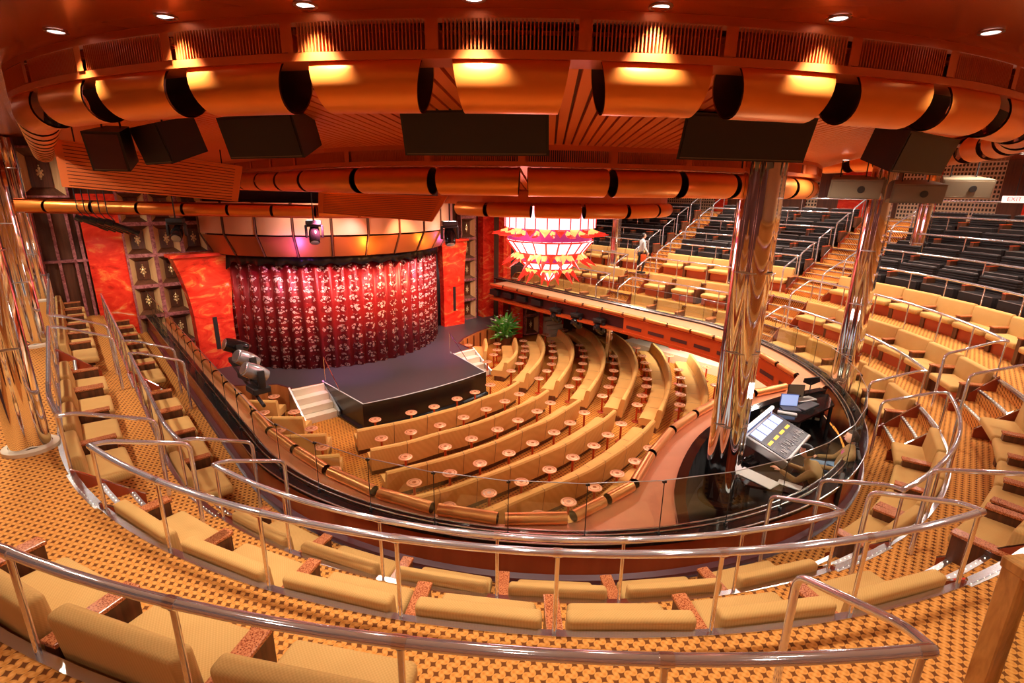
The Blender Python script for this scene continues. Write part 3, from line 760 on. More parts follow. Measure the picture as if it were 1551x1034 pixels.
# ================================================================== STAGE AND MAIN FLOOR
SZ=.90
stage_uv=[(5.5,-2.5),(5.32,-1.3),(5.27,0),(5.32,1.2),(5.5,2.4),(8.1,2.75),(8.3,3.7),(9.2,3.8),(9.7,4.4),(10.2,5.5),(10.55,6.6),(10.75,8.2),(12.85,8.2),(12.85,5.2),(15.9,5.2),(15.9,-5.2),(12.85,-5.2),(12.85,-8.4),(10.75,-8.4),(10.2,-6.0),(9.5,-4.9),(8.9,-4.0),(8.2,-3.75),(8.1,-2.7)]
P=[UV(*p) for p in stage_uv]
st=empty('stage',UV(8,0,0)); tag(st,'black stage with white-lined thrust and dark panelled front','stage'); inv=Matrix.Translation(-st.location)
m=MB(); m.m=inv; m.prism([(p.x,p.y) for p in P],.05,SZ); m.mi=[0 if i!=1 else 1 for i in range(len(m.f))]
nfront={0,1,2,3,4,23}
for i in range(24): m.mi[2+i]=0 if i in nfront else 2
m.build('platform',['stage_front','stage','brown_wood'],st)
for seq,w_,mt,nm in (((23,0,1,2,3,4,5),.035,'white_line','edge_line'),((6,7,8,9,10,11),.05,'maroon','red_edge'),((18,19,20,21,22),.05,'maroon','red_edge')):
    m=MB(); m.m=inv; cen=UV(11,0)
    rows=[]
    for j in seq:
        p=P[j]; i0=P[(j-1)%24]; i1=P[(j+1)%24]; t_=(i1-i0).normalized(); n=Vector((-t_.y,t_.x,0)); n=n if (cen-p).dot(n)>0 else -n
        rows.append([p+n*.02+Vector((0,0,SZ)),p+n*.02+Vector((0,0,SZ+.012)),p+n*(.02+w_)+Vector((0,0,SZ+.012)),p+n*(.02+w_)+Vector((0,0,SZ))])
    m.strip(rows,True); m.build(nm,mt,st)
m=MB(); m.m=inv
for a,b in zip((23,0,1,2,3,4),(0,1,2,3,4,5)):
    p,q=P[a],P[b]; t_=(q-p).normalized(); n=Vector((t_.y,-t_.x,0)); n=n if (UV(11,0)-p).dot(n)<0 else -n
    m.strip([[p+Vector((0,0,0)),p+n*.10,p+n*.10+Vector((0,0,.07)),p+n*.0+Vector((0,0,.10))],[q+Vector((0,0,0)),q+n*.10,q+n*.10+Vector((0,0,.07)),q+Vector((0,0,.10))]])
m.build('plinth','black_gloss',st)
m=MB(); m.m=inv
for a,b in ((7,8),(8,9),(9,10),(10,11),(18,19),(19,20),(20,21)):
    p,q=P[a],P[b]
    for t_ in (.25,.75):
        c=p.lerp(q,t_); d=(q-p).normalized(); n=Vector((d.y,-d.x,0)); n=n if (UV(12,0)-c).dot(n)<0 else -n
        m.add([c-d*.06+n*.015+Vector((0,0,.1)),c+d*.06+n*.015+Vector((0,0,.1)),c+d*.06+n*.015+Vector((0,0,.82)),c-d*.06+n*.015+Vector((0,0,.82))],[(0,1,2,3)])
m.build('panel_joints','dark_wood',st)
# lit steps either side of the thrust
for sgn,lab in ((-1,'pale lit steps up to the stage on the left of the thrust'),(1,'pale lit steps up to the stage on the right of the thrust')):
    t=empty('stage_steps',UV(7.1,sgn*3.2,0)); tag(t,lab,'steps'); inv=Matrix.Translation(-t.location)
    for i in range(4):
        u0=7.05+i*.32; z=SZ*(i+1)/4-.01
        m=MB(); m.m=inv; q=[UV(u0,sgn*2.72),UV(8.2,sgn*2.72),UV(8.2,sgn*3.78),UV(u0,sgn*3.78)]
        m.prism([(p.x,p.y) for p in q],SZ*i/4,z); m.build('step','step_white',t)
    for v in (2.68,3.82):
        m=MB(); m.m=inv; q=[UV(6.95,sgn*v,.05),UV(6.95,sgn*v,.22),UV(8.25,sgn*v,SZ+.05),UV(8.25,sgn*v,.05)]; dv=(UV(0,.03)-UV(0,0)); m.strip([[p-dv for p in q],[p+dv for p in q]],True); m.build('side_panel','silver',t)
    m=MB(); m.m=inv; m.tube([UV(8.2,sgn*2.6,SZ),UV(8.2,sgn*2.6,SZ+.9),UV(7.0,sgn*2.6,.95),UV(7.0,sgn*2.6,.1)],.014,6); m.build('handrail','chrome',t,smooth=True)
# curtain: bowed drape of sequinned columns
CUu=13.7; CR=4.64
def cpt(a,z,r=CR): return UV(CUu-r*math.cos(a),r*math.sin(a),z)
amax=R_(74)
me=bpy.data.meshes.new('stage_curtain'); vs_=[];fs_=[];uvs=[]
NA,NZ=260,2
for i in range(NA+1):
    a=-amax+2*amax*i/NA; s_=a*CR; r=CR+.06*math.sin(2*PI*s_/.46)
    for z in (SZ+.01,5.05): vs_.append(cpt(a,z,r)); uvs.append((s_+10,z))
for i in range(NA): k=i*2; fs_.append((k,k+2,k+3,k+1))
me.from_pydata([tuple(v) for v in vs_],[],fs_); ul=me.uv_layers.new(name='uv')
for lp in me.loops: ul.data[lp.index].uv=uvs[lp.vertex_index]
for p in me.polygons: p.use_smooth=True
me.materials.append(M['curtain'])
o=bpy.data.objects.new('stage_curtain',me); COL.objects.link(o); tag(o,'bowed red stage curtain with columns of sequin swirls','curtain')
sol=o.modifiers.new('s','SOLIDIFY'); sol.thickness=.02
m=MB()
rows=[]
for i in range(121):
    a=-amax+2*amax*i/120; zz=4.78+.05*math.sin(i*.9)-.9*max(0,abs(a)/amax-.86)*4
    rows.append([cpt(a,zz,CR+.14+.03*math.sin(i*1.7)),cpt(a,5.1,CR+.14+.03*math.sin(i*1.7))])
m.strip(rows); o=m.build('valance','valance',smooth=True); tag(o,'narrow black sequinned valance above the red curtain','valance'); s2=o.modifiers.new('s','SOLIDIFY'); s2.thickness=.02
for sgn,l in ((-1,'left'),(1,'right')):
    m=MB(); rows=[]
    for i in range(25):
        v=sgn*(4.05+.9*i/24); u=12.35+.05*math.sin(i*1.6); rows.append([UV(u,v,SZ+.01),UV(u,v,5.05)])
    m.strip(rows); o=m.build('side_drape','black',smooth=True); tag(o,'plain black side drape at the %s edge of the red curtain'%l,'drape'); s2=o.modifiers.new('s','SOLIDIFY'); s2.thickness=.02
# header of cloud panels over the curtain
HU=13.6
def hpnt(a,z,r): return UV(HU-r*math.cos(a),r*math.sin(a),z)
hd=empty('proscenium_header',UV(9,0,5.0)); tag(hd,'bowed header of peach panels and orange soffit above the red curtain','header'); inv=Matrix.Translation(-hd.location)
NP=11; am=R_(72)
for i in range(NP):
    a0=-am+2*am*i/NP; a1=-am+2*am*(i+1)/NP; g=R_(.5)
    m=MB(); m.m=inv; m.strip([[hpnt(a,z,5.34+.08*abs(math.sin((a-a0)/(a1-a0)*PI))) for z in (5.86,6.3,6.9)] for a in [a0+g+(a1-a0-2*g)*k/4 for k in range(5)]]); m.build('cloud_panel','peach',hd,smooth=True)
    m=MB(); m.m=inv; m.strip([[hpnt(a,5.10,4.95),hpnt(a,5.80,5.32)] for a in [a0+g+(a1-a0-2*g)*k/4 for k in range(5)]]); m.build('soffit_panel','cloud_low',hd,smooth=True)
    m=MB(); m.m=inv; m.tube([hpnt(a0,6.9,5.37),hpnt(a0,5.86,5.37),hpnt(a0,5.80,5.34),hpnt(a0,5.10,4.98)],.03,6); m.build('joint_strip','dark_wood2',hd,smooth=True)
m=MB(); m.m=inv; m.strip([[hpnt(a,5.08,4.95),hpnt(a,5.08,4.6)] for a in [-am+2*am*k/40 for k in range(41)]]); m.strip([[hpnt(a,6.95,5.25),hpnt(a,6.95,3.0),hpnt(a,5.3,4.85)] for a in [-am+2*am*k/40 for k in range(41)]]); m.build('top_board','wall_dark',hd)
# flared red onyx pilasters
def pilaster(u,v,rot,label,slot=True,wb=.62,wt=1.05):
    t=empty('onyx_pilaster',UV(u,v,SZ)); t.rotation_euler.z=rot; tag(t,label,'pilaster')
    H=4.15; n=14; rows=[]
    for i in range(n+1):
        z=H*i/n; k=max(0,(z/H-.35)/.65)**2.2; wl=wb+(wt-wb)*k; wr=wb+(wt-wb)*k*.8
        rows.append([(-wl,-.22-.15*k,z),(wr,-.22-.15*k,z),(wr,.22,z),(-wl,.22,z)])
    m=MB(); m.strip(rows,True); m.build('shaft','onyx',t,smooth=True)
    m=MB(); m.box(-wt-.08,wt+.02,-.45,.25,H,H+.10); m.build('capital','onyx',t)
    if slot: m=MB(); m.box(-.07,.07,-.25,-.21,.75,1.95); m.build('slot','black',t)
rz_st=math.atan2(UY,UX)-PI/2
pilaster(12.15,-5.05,rz_st+.1,'large flared red onyx pilaster at the left of the curtain')
pilaster(12.15,5.45,rz_st-.05,'large flared red onyx pilaster at the right of the curtain',True,.58,.72)
m=MB(); q=[UV(12.6,-8.2),UV(12.6,-7.2),UV(12.85,-7.2),UV(12.85,-8.2)]; m.prism([(p.x,p.y) for p in q],2.3,7.1); struct(m.build('trim_14','onyx'))
m=MB(); q=[UV(12.4,7.6),UV(12.4,8.3),UV(12.85,8.3),UV(12.85,7.6)]; m.prism([(p.x,p.y) for p in q],SZ,7.2); struct(m.build('trim_15','onyx'))
m=MB(); q=[UV(11.6,8.3),UV(11.6,8.8),UV(12.0,8.8),UV(12.0,8.3)]; m.prism([(p.x,p.y) for p in q],0,7.2); struct(m.build('trim_16','onyx'))
# niche grid on the walls beside the stage
def niche(o_,du,w_,h_,name='wall_niche',label=''):
    # o_: lower-left corner, du: unit vector to the right on the wall; depth goes behind the marble frame
    n=Vector((du.y,-du.x,0)); n=n if (Vector((CX,CY,0))-Vector((o_.x,o_.y,0))).dot(n)>0 else -n
    up=Vector((0,0,1)); t=empty(name,o_); tag(t,label,'wall niche','wood niches with gold medallions'); O=Vector((0,0,0)); f=n*.34; b=n*.04
    fr=.06; 
    def pt(x,z,d): return O+du*x+up*z+d
    m=MB()
    for (x0,x1,z0,z1) in ((0,fr,0,h_),(w_-fr,w_,0,h_),(fr,w_-fr,0,fr),(fr,w_-fr,h_-fr,h_)):
        m.add([pt(x0,z0,f),pt(x1,z0,f),pt(x1,z1,f),pt(x0,z1,f),pt(x0,z0,b),pt(x1,z0,b),pt(x1,z1,b),pt(x0,z1,b)],[(0,1,2,3),(0,1,5,4),(1,2,6,5),(2,3,7,6),(3,0,4,7)])
    m.build('frame','marble',t)
    i0,i1,k0,k1=fr,w_-fr,fr,h_-fr; a0,a1,c0,c1=w_*.27,w_*.73,h_*.20,h_*.80; ff=n*.33; bb=n*.10
    m=MB(); m.add([pt(i0,k0,ff),pt(a0,c0,bb),pt(a0,c1,bb),pt(i0,k1,ff)],[(0,1,2,3)]); m.build('splayed_side','beige_wood',t)
    m=MB(); m.add([pt(i1,k0,ff),pt(a1,c0,bb),pt(a1,c1,bb),pt(i1,k1,ff)],[(0,1,2,3)]); m.build('splayed_side','beige_wood',t)
    m=MB(); m.add([pt(i0,k0,ff),pt(i1,k0,ff),pt(a1,c0,bb),pt(a0,c0,bb)],[(0,1,2,3)]); m.build('splayed_end','dark_wood2',t)
    m=MB(); m.add([pt(i0,k1,ff),pt(i1,k1,ff),pt(a1,c1,bb),pt(a0,c1,bb)],[(0,1,2,3)]); m.build('splayed_end','dark_wood2',t)
    m=MB(); bb2=n*.14; m.add([pt(a0,c0,bb2),pt(a1,c0,bb2),pt(a1,c1,bb2),pt(a0,c1,bb2)],[(0,1,2,3)]); m.build('door_panel','dark_wood',t)
    m=MB(); cx_,cz_=w_/2,h_/2
    for (dx,dz,r) in ((0,0,.07),(0,.11,.045),(0,-.11,.05),(.06,.05,.035),(-.06,.05,.035),(.06,-.06,.035),(-.06,-.06,.035),(0,.19,.025),(0,-.19,.025)):
        q=[pt(cx_+dx+r*math.cos(a*PI/4)*.8,cz_+dz+r*math.sin(a*PI/4),n*.165) for a in range(8)]; m.add(q+[pt(cx_+dx,cz_+dz,n*.19)],[(i,(i+1)%8,8) for i in range(8)])
    m.build('medallion','medallion',t)
    return t
Vdir=Vector((VX,VY,0)); k=0
def nich_col(v0,w_,zs,h_,side):
    for j,z in enumerate(zs):
        p=UV(12.86,v0,z)
        if seen(p+Vector((0,0,h_/2)),60): niche(p,Vdir,w_,h_,label='wood niche with gold medallion, %s from bottom, %s'%(ordw(j),side))
nich_col(-6.40,.82,[.95+1.04*i for i in range(6)],1.04,'column nearest the left pilaster')
nich_col(-7.22,.82,[.95+1.04*i for i in range(6)],1.04,'column beside the left red slab')
nich_col(-5.58,.82,[.95+1.04*i for i in range(6)],1.04,'column behind the left pilaster')
nich_col(6.30,.95,[.9+1.04*i for i in range(6)],1.04,'column right of the right pilaster')
# tall dark panels with marble strips at the far left
for j,v in enumerate((-8.33,-8.55,-8.95,-9.35,-10.2,-11.1)):
    m=MB(); q=[UV(12.7,v),UV(12.7,v+.08),UV(12.88,v+.08),UV(12.88,v)]; m.prism([(p.x,p.y) for p in q],2.3,6.6); struct(m.build('trim_17','marble'))
m=MB(); q=[UV(12.68,-13.3),UV(12.68,-8.2),UV(12.88,-8.2),UV(12.88,-13.3)]; m.prism([(p.x,p.y) for p in q],5.0,5.08); struct(m.build('trim_17','marble'))
for j,v in enumerate((-9.45,-10.6,-11.75)):
    niche(UV(12.86,v,6.98),Vdir,1.12,1.45,label='large wood niche high on the far left wall, %s from the right'%ordw(j))
Udir=Vector((UX,UY,0))
for j in range(6):
    p=UV(12.2-2.15*(j+1),-13.36,6.75)
    if seen(p+Vector((0,0,.8)),60): niche(p,Udir,2.1,1.9,label='large wood niche high on the left wall, %s from the stage'%ordw(j))
# side wall below the right balcony at the stage end, with onyx pier, niche and steps
W0,W1=UV(10.95,8.1),UV(9.9,11.9); wd=(W1-W0).normalized(); wn=Vector((wd.y,-wd.x,0)); wn=wn if (UV(0,0)-W0).dot(wn)>0 else -wn
m=MB(); m.add([W0,W1,W1+Vector((0,0,2.29)),W0+Vector((0,0,2.29))],[(0,1,2,3)]); struct(m.build('wall_side','wall_dark'))
for a,b,mt_,dd in ((.15,.75,'onyx',.22),(1.75,1.95,'onyx',.22),(3.0,3.25,'onyx',.16)):
    q=[W0+wd*a,W0+wd*b,W0+wd*b+wn*dd,W0+wd*a+wn*dd]; m=MB(); m.prism([(p.x,p.y) for p in q],0,2.28); struct(m.build('trim_18',mt_))
for j,z in enumerate((.15,1.2)): 
    niche(W0+wd*.82+Vector((0,0,z)),wd,.85,1.02,label='wood niche with gold medallion under the right balcony, %s from bottom'%ordw(j))
t=empty('wall_steps',W0+wd*2.45); tag(t,'narrow pale steps rising beside the onyx pier under the right balcony','steps'); inv=Matrix.Translation(-t.location)
for i in range(5):
    q=[W0+wd*2.0+wn*(.02),W0+wd*2.95+wn*.02,W0+wd*2.95+wn*(1.0-.18*i),W0+wd*2.0+wn*(1.0-.18*i)]; m=MB(); m.m=inv; m.prism([(p.x,p.y) for p in q],.2*i,.2*(i+1)-.004); m.build('step','step_white',t)
# ---- sofas
SOF=dict(
S1=[(-4.36,13.31),(-3.09,13.99),(-2.33,14.55),(-1.57,15.14),(-.88,15.9),(-.28,16.52),(.22,17.37)],
S2=[(-3.68,12.2),(-2.82,12.64),(-2.04,13.22),(-1.24,13.75),(-.52,14.39),(.68,15.73),(1.24,16.61)],
S3=[(-3.0,11.06),(-1.74,11.77),(-.94,12.33),(-.19,12.96),(.52,13.69),(1.17,14.31),(2.23,15.76)],
S4=[(-2.49,9.88),(-1.47,10.38),(-.65,10.96),(.13,11.55),(.85,12.15),(1.53,12.76),(2.18,13.52),(2.78,14.26),(3.24,14.95)],
S5=[(-.95,9.2),(-.51,9.49),(.41,10.19),(1.19,10.76),(1.91,11.32),(2.59,12.02),(3.22,12.74),(3.78,13.49),(4.28,14.26)],
S6=[(.7,8.8),(1.51,9.4),(2.2,9.93),(2.99,10.87),(3.65,11.73)],
R1=[(-1.15,20.97),(-1.16,21.9),(-1.25,22.9)],R2=[(-.25,19.46),(.09,20.5),(.2,21.6),(.12,23.1)],R3=[(.6,18.25),(1.15,20.1),(1.4,21.94),(1.28,23.86)],
R4=[(1.66,17.5),(2.32,19.58),(2.65,21.55),(2.63,23.41),(2.33,24.79)],R5=[(2.62,16.55),(3.41,18.66),(3.91,20.88),(3.98,23.0),(3.85,24.3),(3.4,25.8)],
R6=[(3.68,15.83),(4.46,17.82),(5.03,19.85),(5.25,22.31),(4.87,24.58)],R7=[(4.67,14.99),(5.43,16.72),(6.04,18.65),(6.42,21.0),(6.42,22.6)],
R8=[(5.95,14.6),(6.14,15.18),(6.75,16.68),(7.36,18.98),(7.63,21.0)],
L1=[(-8.75,15.3),(-7.52,15.31)],L2=[(-8.0,14.05),(-6.19,14.11)],L3=[(-7.0,12.8),(-5.14,13.04)],L4=[(-6.0,11.55),(-4.4,11.9)])
ordc=['first','second','third','fourth','fifth','sixth','seventh','eighth']
for k_,pts in SOF.items():
    r=catmull([(x,y,0) for x,y in pts],8)
    # resample at even steps
    L=[0]
    for a,b in zip(r,r[1:]): L.append(L[-1]+(b-a).length)
    def at(s):
        s=max(0,min(L[-1]-1e-6,s))
        for i in range(len(L)-1):
            if s<=L[i+1]: return r[i].lerp(r[i+1],(s-L[i])/(L[i+1]-L[i]))
    nb=max(1,round(L[-1]/1.02)); N_=nb*4; Q=[at(L[-1]*i/N_) for i in range(N_+1)]
    t=empty('curved_sofa',(Q[0].x,Q[0].y,0)); inv=Matrix.Translation(-t.location)
    side={'S':'in the centre','R':'at the right','L':'at the left'}[k_[0]]
    tag(t,'mustard %ssofa %s, %s row from the stage'%('' if k_[0]=='L' else 'curved ',side,ordc[int(k_[1])-1]),'sofa','mustard sofas on the main floor')
    def nrm(i):
        a=Q[max(0,i-1)];b=Q[min(N_,i+1)]; d=(b-a).normalized(); return Vector((-d.y,d.x,0))
    z=Vector((0,0,1))
    bm_=MB(); bm_.m=inv; sm_=MB(); sm_.m=inv; km=MB(); km.m=inv
    rowsb=[];rowss=[];rowsk=[]
    for i in range(N_+1):
        n=nrm(i); p=Q[i]; 
        rowsb.append([p-n*.02+z*.16,p-n*.09+z*.78,p-n*.06+z*.82,p+n*.02+z*.82,p+n*.06+z*.78,p+n*.14+z*.40,p+n*.14+z*.16])
        rowss.append([p+n*.12+z*.20,p+n*.12+z*.44,p+n*.5+z*.45,p+n*.60+z*.42,p+n*.62+z*.36,p+n*.60+z*.20])
        rowsk.append([p+n*.05+z*.0,p+n*.05+z*.2,p+n*.48+z*.2,p+n*.48+z*.0])
    bm_.strip(rowsb,True); bm_.build('backrest','sofa',t,smooth=True); sm_.strip(rowss,True); sm_.build('seat','sofa',t,smooth=True); km.strip(rowsk,True); km.build('plinth','dark_wood',t)
    for j in range(1,nb):
        i=j*4; n=nrm(i); p=Q[i]; d=Vector((n.y,-n.x,0))*.006
        m=MB(); m.m=inv
        prof=[p-n*.025+z*.17,p-n*.094+z*.78,p-n*.062+z*.825,p+n*.02+z*.825,p+n*.064+z*.78,p+n*.146+z*.45,p+n*.5+z*.455,p+n*.606+z*.42,p+n*.625+z*.36,p+n*.60+z*.21]
        m.strip([[q-d for q in prof],[q+d for q in prof]]); m.build('seam','dark_wood2',t)
# ---- pedestal tables
TB=[
('in front of the first centre sofa',[(-4.15,14.43),(-3.15,14.99),(-2.5,15.48),(-1.83,16.18),(-1.27,16.8),(-.76,17.52)]),
('in front of the second centre sofa',[(-3.65,13.2),(-2.9,13.62),(-2.12,14.11),(-1.47,14.69),(-.8,15.34),(-.21,16.02),(.28,16.68)]),
('in front of the third centre sofa',[(-2.76,12.16),(-1.79,12.76),(-1.11,13.26),(-.39,13.88),(.22,14.54),(.84,15.24),(1.31,15.94)]),
('in front of the fourth centre sofa',[(-2.3,10.93),(-1.5,11.39),(-.78,11.89),(-.04,12.46),(.62,13.05),(1.27,13.74),(1.81,14.41),(2.35,15.19)]),
('in front of the fifth centre sofa',[(-1.36,9.98),(-.48,10.53),(.28,11.03),(1.0,11.63),(1.66,12.28),(2.32,12.95),(2.83,13.63),(3.37,14.4)]),
('in front of the sixth centre sofa',[(.63,9.71),(1.34,10.22),(2.02,10.83),(2.69,11.49),(3.28,12.12),(3.85,12.84)]),
('in front of the first right sofa',[(-1.98,22.52)]),
('in front of the second right sofa',[(-1.01,20.18),(-.78,21.13),(-.67,21.84),(-.68,22.81)]),
('in front of the third right sofa',[(-.02,19.08),(.31,20.02),(.47,20.85),(.58,21.75),(.6,22.5),(.53,23.36)]),
('in front of the fourth right sofa',[(1.04,18.27),(1.39,19.14),(1.63,19.98),(1.75,20.85),(1.81,21.75),(1.85,22.63),(1.86,23.34),(1.64,24.54)]),
('in front of the fifth right sofa',[(2.11,17.49),(2.47,18.31),(2.73,19.24),(2.93,20.12),(3.1,21.05),(3.17,21.96),(3.12,22.79),(2.69,25.5)]),
('in front of the sixth right sofa',[(3.16,16.63),(3.53,17.51),(3.83,18.41),(4.05,19.29),(4.24,20.2),(4.38,21.17)]),
('in front of the seventh right sofa',[(4.2,15.89),(4.56,16.71),(4.93,17.61),(5.15,18.41),(5.4,19.43),(5.53,20.34),(5.66,21.28),(5.69,22.54)]),
('in front of the eighth right sofa',[(5.63,15.94),(5.94,16.85),(6.26,17.76),(6.47,18.58),(6.69,19.52),(6.86,21.39)]),
('behind the eighth right sofa',[(7.53,17.83),(7.96,19.91)]),
('among the left sofas',[(-8.0,16.13),(-7.74,14.82),(-6.82,14.91),(-6.72,13.62),(-5.84,13.75),(-5.12,12.62),(-4.42,11.46)])]
t=empty('pedestal_table',(0,0,0)); t['category']='table'
m=MB(); m.lathe([(.001,.585),(.165,.585),(.185,.60),(.185,.612),(.17,.622),(.001,.622)],24); tp=m.build('table_top','ledge',t,smooth=True)
m=MB(); m.lathe([(.12,.6225),(.135,.6235),(.12,.624)],20,cap=False); m.lathe([(.001,.6235),(.05,.6235),(.051,.624)],12,cap=False); m.build('inlay','granite',tp)
m=MB(); m.lathe([(.034,.03),(.032,.585)],12); m.build('pedestal','ledge_red',t,smooth=True)
m=MB(); m.lathe([(.14,0),(.14,.015),(.05,.035)],18); m.build('foot','ledge_red',t,smooth=True)
TT=template(t)
for txt,ps in TB:
    for j,(x,y) in enumerate(ps):
        o=copy_tree(TT,(x,y,0),0); o['category']='table'; o['group']='small round copper pedestal tables'; o['label']='small round copper table %s, %s from the near end'%(txt,ordw(j)) if 'centre' not in txt and 'left' not in txt else 'small round copper table %s, %s from the left'%(txt,ordw(j))
drop(TT)
# ---- lighting of the lower hall: added downlights that brighten it
for kd,(u,v,z,pw) in enumerate(((1,-4.5,7.5,260),(1,4.5,7.5,260),(4,0,7.4,260),(4,-5,7.3,200),(4,5.2,7.3,240),(7.5,-3,7.2,220),(7.5,3.5,7.2,240),(9.5,7.5,7.6,150),(10,-7.5,7.6,160))):
    rr_=math.hypot(u,v) if u<0 else abs(v); TT_=95 if v>0 else -95; e_=r2(TT_)-.05; z=7.41 if rr_<2.75 else (7.36+.46*(rr_-2.75)/(e_-2.75)-.012 if rr_<e_ else 8.78)
    if u>9.9: z=8.78
    p=UV(u,v,z); downlight((p.x,p.y,p.z),.07,'added round downlight over the main floor, %s counted from the rear towards the stage'%ordw(kd),'added downlights over the main floor',pw*2.3)
# ================================================================== SOUND BOOTH
m=MB(); bo=[Vector((2.27,5.97,0))]+[Vector((*p,0)) for p in BG[1:]]+[Vector((7.15,11.2,0))]
for z in (2.22,): m.strip([[Vector((a.x,a.y,z)),hp(6.72,T,z,**bk)] for a,T in zip(bo,(-32,-24,-15,-5,8,20,33,45))])
struct(m.build('floor','black'))
m=MB(); rows=[]
for i,a in enumerate(catmull(bo,3)):
    rows.append(a)
prof=[]
for i,p in enumerate(rows):
    q0=rows[max(0,i-1)];q1=rows[min(len(rows)-1,i+1)]; d=(q1-q0).normalized(); n=Vector((d.y,-d.x,0))
    prof.append([p+Vector((0,0,2.22)),p+Vector((0,0,3.10)),p+n*.16+Vector((0,0,3.10)),p+n*.16+Vector((0,0,2.22))])
m.strip(prof,True); struct(m.build('wall_booth','black_gloss'))
def desk(q,z0,z1,label,name='desk',mt='black_gloss'):
    c=sum((Vector(p) for p in q),Vector((0,0)))/len(q); t=empty(name,(c.x,c.y,z0)); tag(t,label,'desk')
    m=MB(); m.prism([(p[0]-c.x,p[1]-c.y) for p in q],z1-z0-.04,z1-z0); m.build('desk_top',mt,t)
    for p in q:
        v=(Vector(p)-c)*.9; m=MB(); m.box(v.x-.025,v.x+.025,v.y-.025,v.y+.025,0,z1-z0-.04); m.build('leg','black',t)
    return t
desk([(3.75,7.25),(4.62,6.95),(5.0,7.55),(4.6,8.2),(5.35,8.95),(4.75,9.15),(3.75,8.0)],2.22,2.93,'black desk under the mixing console')
desk([(5.1,9.55),(5.75,9.45),(7.0,10.35),(7.25,11.0),(6.2,10.85)],2.22,3.02,'black desk carrying the laptop and screens')
def frame(o,x,y):  # matrix from origin and two direction vectors
    x=Vector(x).normalized(); y=Vector(y); z=x.cross(y).normalized(); y=z.cross(x)
    return Matrix(((x.x,y.x,z.x,o[0]),(x.y,y.y,z.y,o[1]),(x.z,y.z,z.z,o[2]),(0,0,0,1)))
def place(t,mt_): t.matrix_world=mt_
A_=Vector((4.12,8.24,3.36)); B_=Vector((4.98,9.04,3.36)); C_=Vector((5.58,8.7,3.10)); D_=Vector((4.61,7.66,3.10))
W_=(C_-D_).length; t=empty('mixing_console',(0,0,0)); tag(t,'large grey mixing console with four lit screens and yellow key rows','mixing console')
t.matrix_world=frame(D_,C_-D_,A_-D_); Dp=(A_-D_).length*.98
m=MB(); m.rbox(0,W_,0,Dp,-.16,0,.02,2); m.build('console_body','silver',t)
M['console']=mat('console_grey',(.09,.09,.11),.4); M['blue_trim']=mat('blue_trim',(.10,.18,.50),.4); M['screen']=emis('lit_screen',(.40,.52,.9),.55); M['yellow']=emis('yellow_keys',(1,.6,.05),.7); M['white']=mat('white_paper',(.8,.8,.8),.6)
m=MB(); m.box(.05,W_-.05,.05,Dp-.05,.0,.012); m.build('control_surface','console',t)
for i in range(4):
    x0=.10+i*(W_-.2)/4; x1=x0+(W_-.2)/4-.04
    m=MB(); m.box(x0,x1,Dp*.66,Dp*.92,.012,.02); m.build('screen','screen',t)
    m=MB(); m.box(x0+.03,x1-.05,Dp*.47,Dp*.53,.012,.022); m.build('key_row','yellow',t)
    f=MB()
    for k in range(7):
        x=x0+.02+k*(x1-x0-.04)/6; f.box(x-.004,x+.004,Dp*.08,Dp*.40,.012,.016); f.box(x-.011,x+.011,Dp*(.12+.2*random.random()),Dp*(.12+.2*random.random())+.03,.012,.03)
    f.build('fader_bank','silver',t)
m=MB(); m.box(0,W_,Dp,Dp+.05,-.1,.04); m.build('back_trim','blue_trim',t)
M['bar_light']=emis('bar_light',(1,.95,.9),.6)
point((4.9,8.3,3.95),22,(1,.92,.82),.15); point((5.3,7.6,3.9),14,(1,.92,.82),.15)  # added fill points that lift the booth and its people
t=empty('light_bar',(4.02,8.03,2.93)); tag(t,'long white lamp bar along the back of the mixing console','lamp bar')
m=MB(); a=Vector((0,0,.60)); b=Vector((.90,.95,.60)); m.tube([a,b],.035,10); m.build('bar','bar_light',t,smooth=True)
for p in (a,b): m=MB(); m.tube([Vector((p.x,p.y,0)),p],.014,6); m.build('bracket','silver',t)
def slab(name,label,cat,c,sz,rz,mt_='white',tilt=0,grp=None):
    m=MB(); m.rbox(-sz[0]/2,sz[0]/2,-sz[1]/2,sz[1]/2,0,sz[2],min(sz)*.2,1); o=m.build(name,mt_); o.location=c; o.rotation_euler=(tilt,0,rz); tag(o,label,cat,grp); return o
slab('paper_sheet','white printed sheets on the near end of the console desk','paper',(4.02,7.45,2.932),(.62,.3,.012),R_(-55))
slab('paper_sheet','small white note on the desk beside the operator','paper',(4.45,7.25,2.932),(.34,.16,.012),R_(-40))
slab('keyboard','long black keyboard on the laptop desk','keyboard',(6.35,10.25,3.022),(.62,.22,.03),R_(35),'console')
slab('paper_pad','narrow white pad on the laptop desk edge','pad',(5.72,9.85,3.022),(.36,.10,.03),R_(-25))
slab('control_unit','flat grey control unit behind the laptop screen','control unit',(6.45,10.55,3.022),(.5,.22,.06),R_(20),'silver')
t=empty('desk_telephone',(4.12,7.95,2.932),R_(30)); tag(t,'black desk telephone with silver cradle beside the console','telephone')
m=MB(); m.rbox(-.13,.13,-.11,.11,0,.06,.02,2); m.build('telephone_body','black_gloss',t)
m=MB(); m.tube([(-.12,.02,.08),(-.08,.02,.11),(.08,.02,.11),(.12,.02,.08)],.022,8); m.build('handset','black_gloss',t,smooth=True)
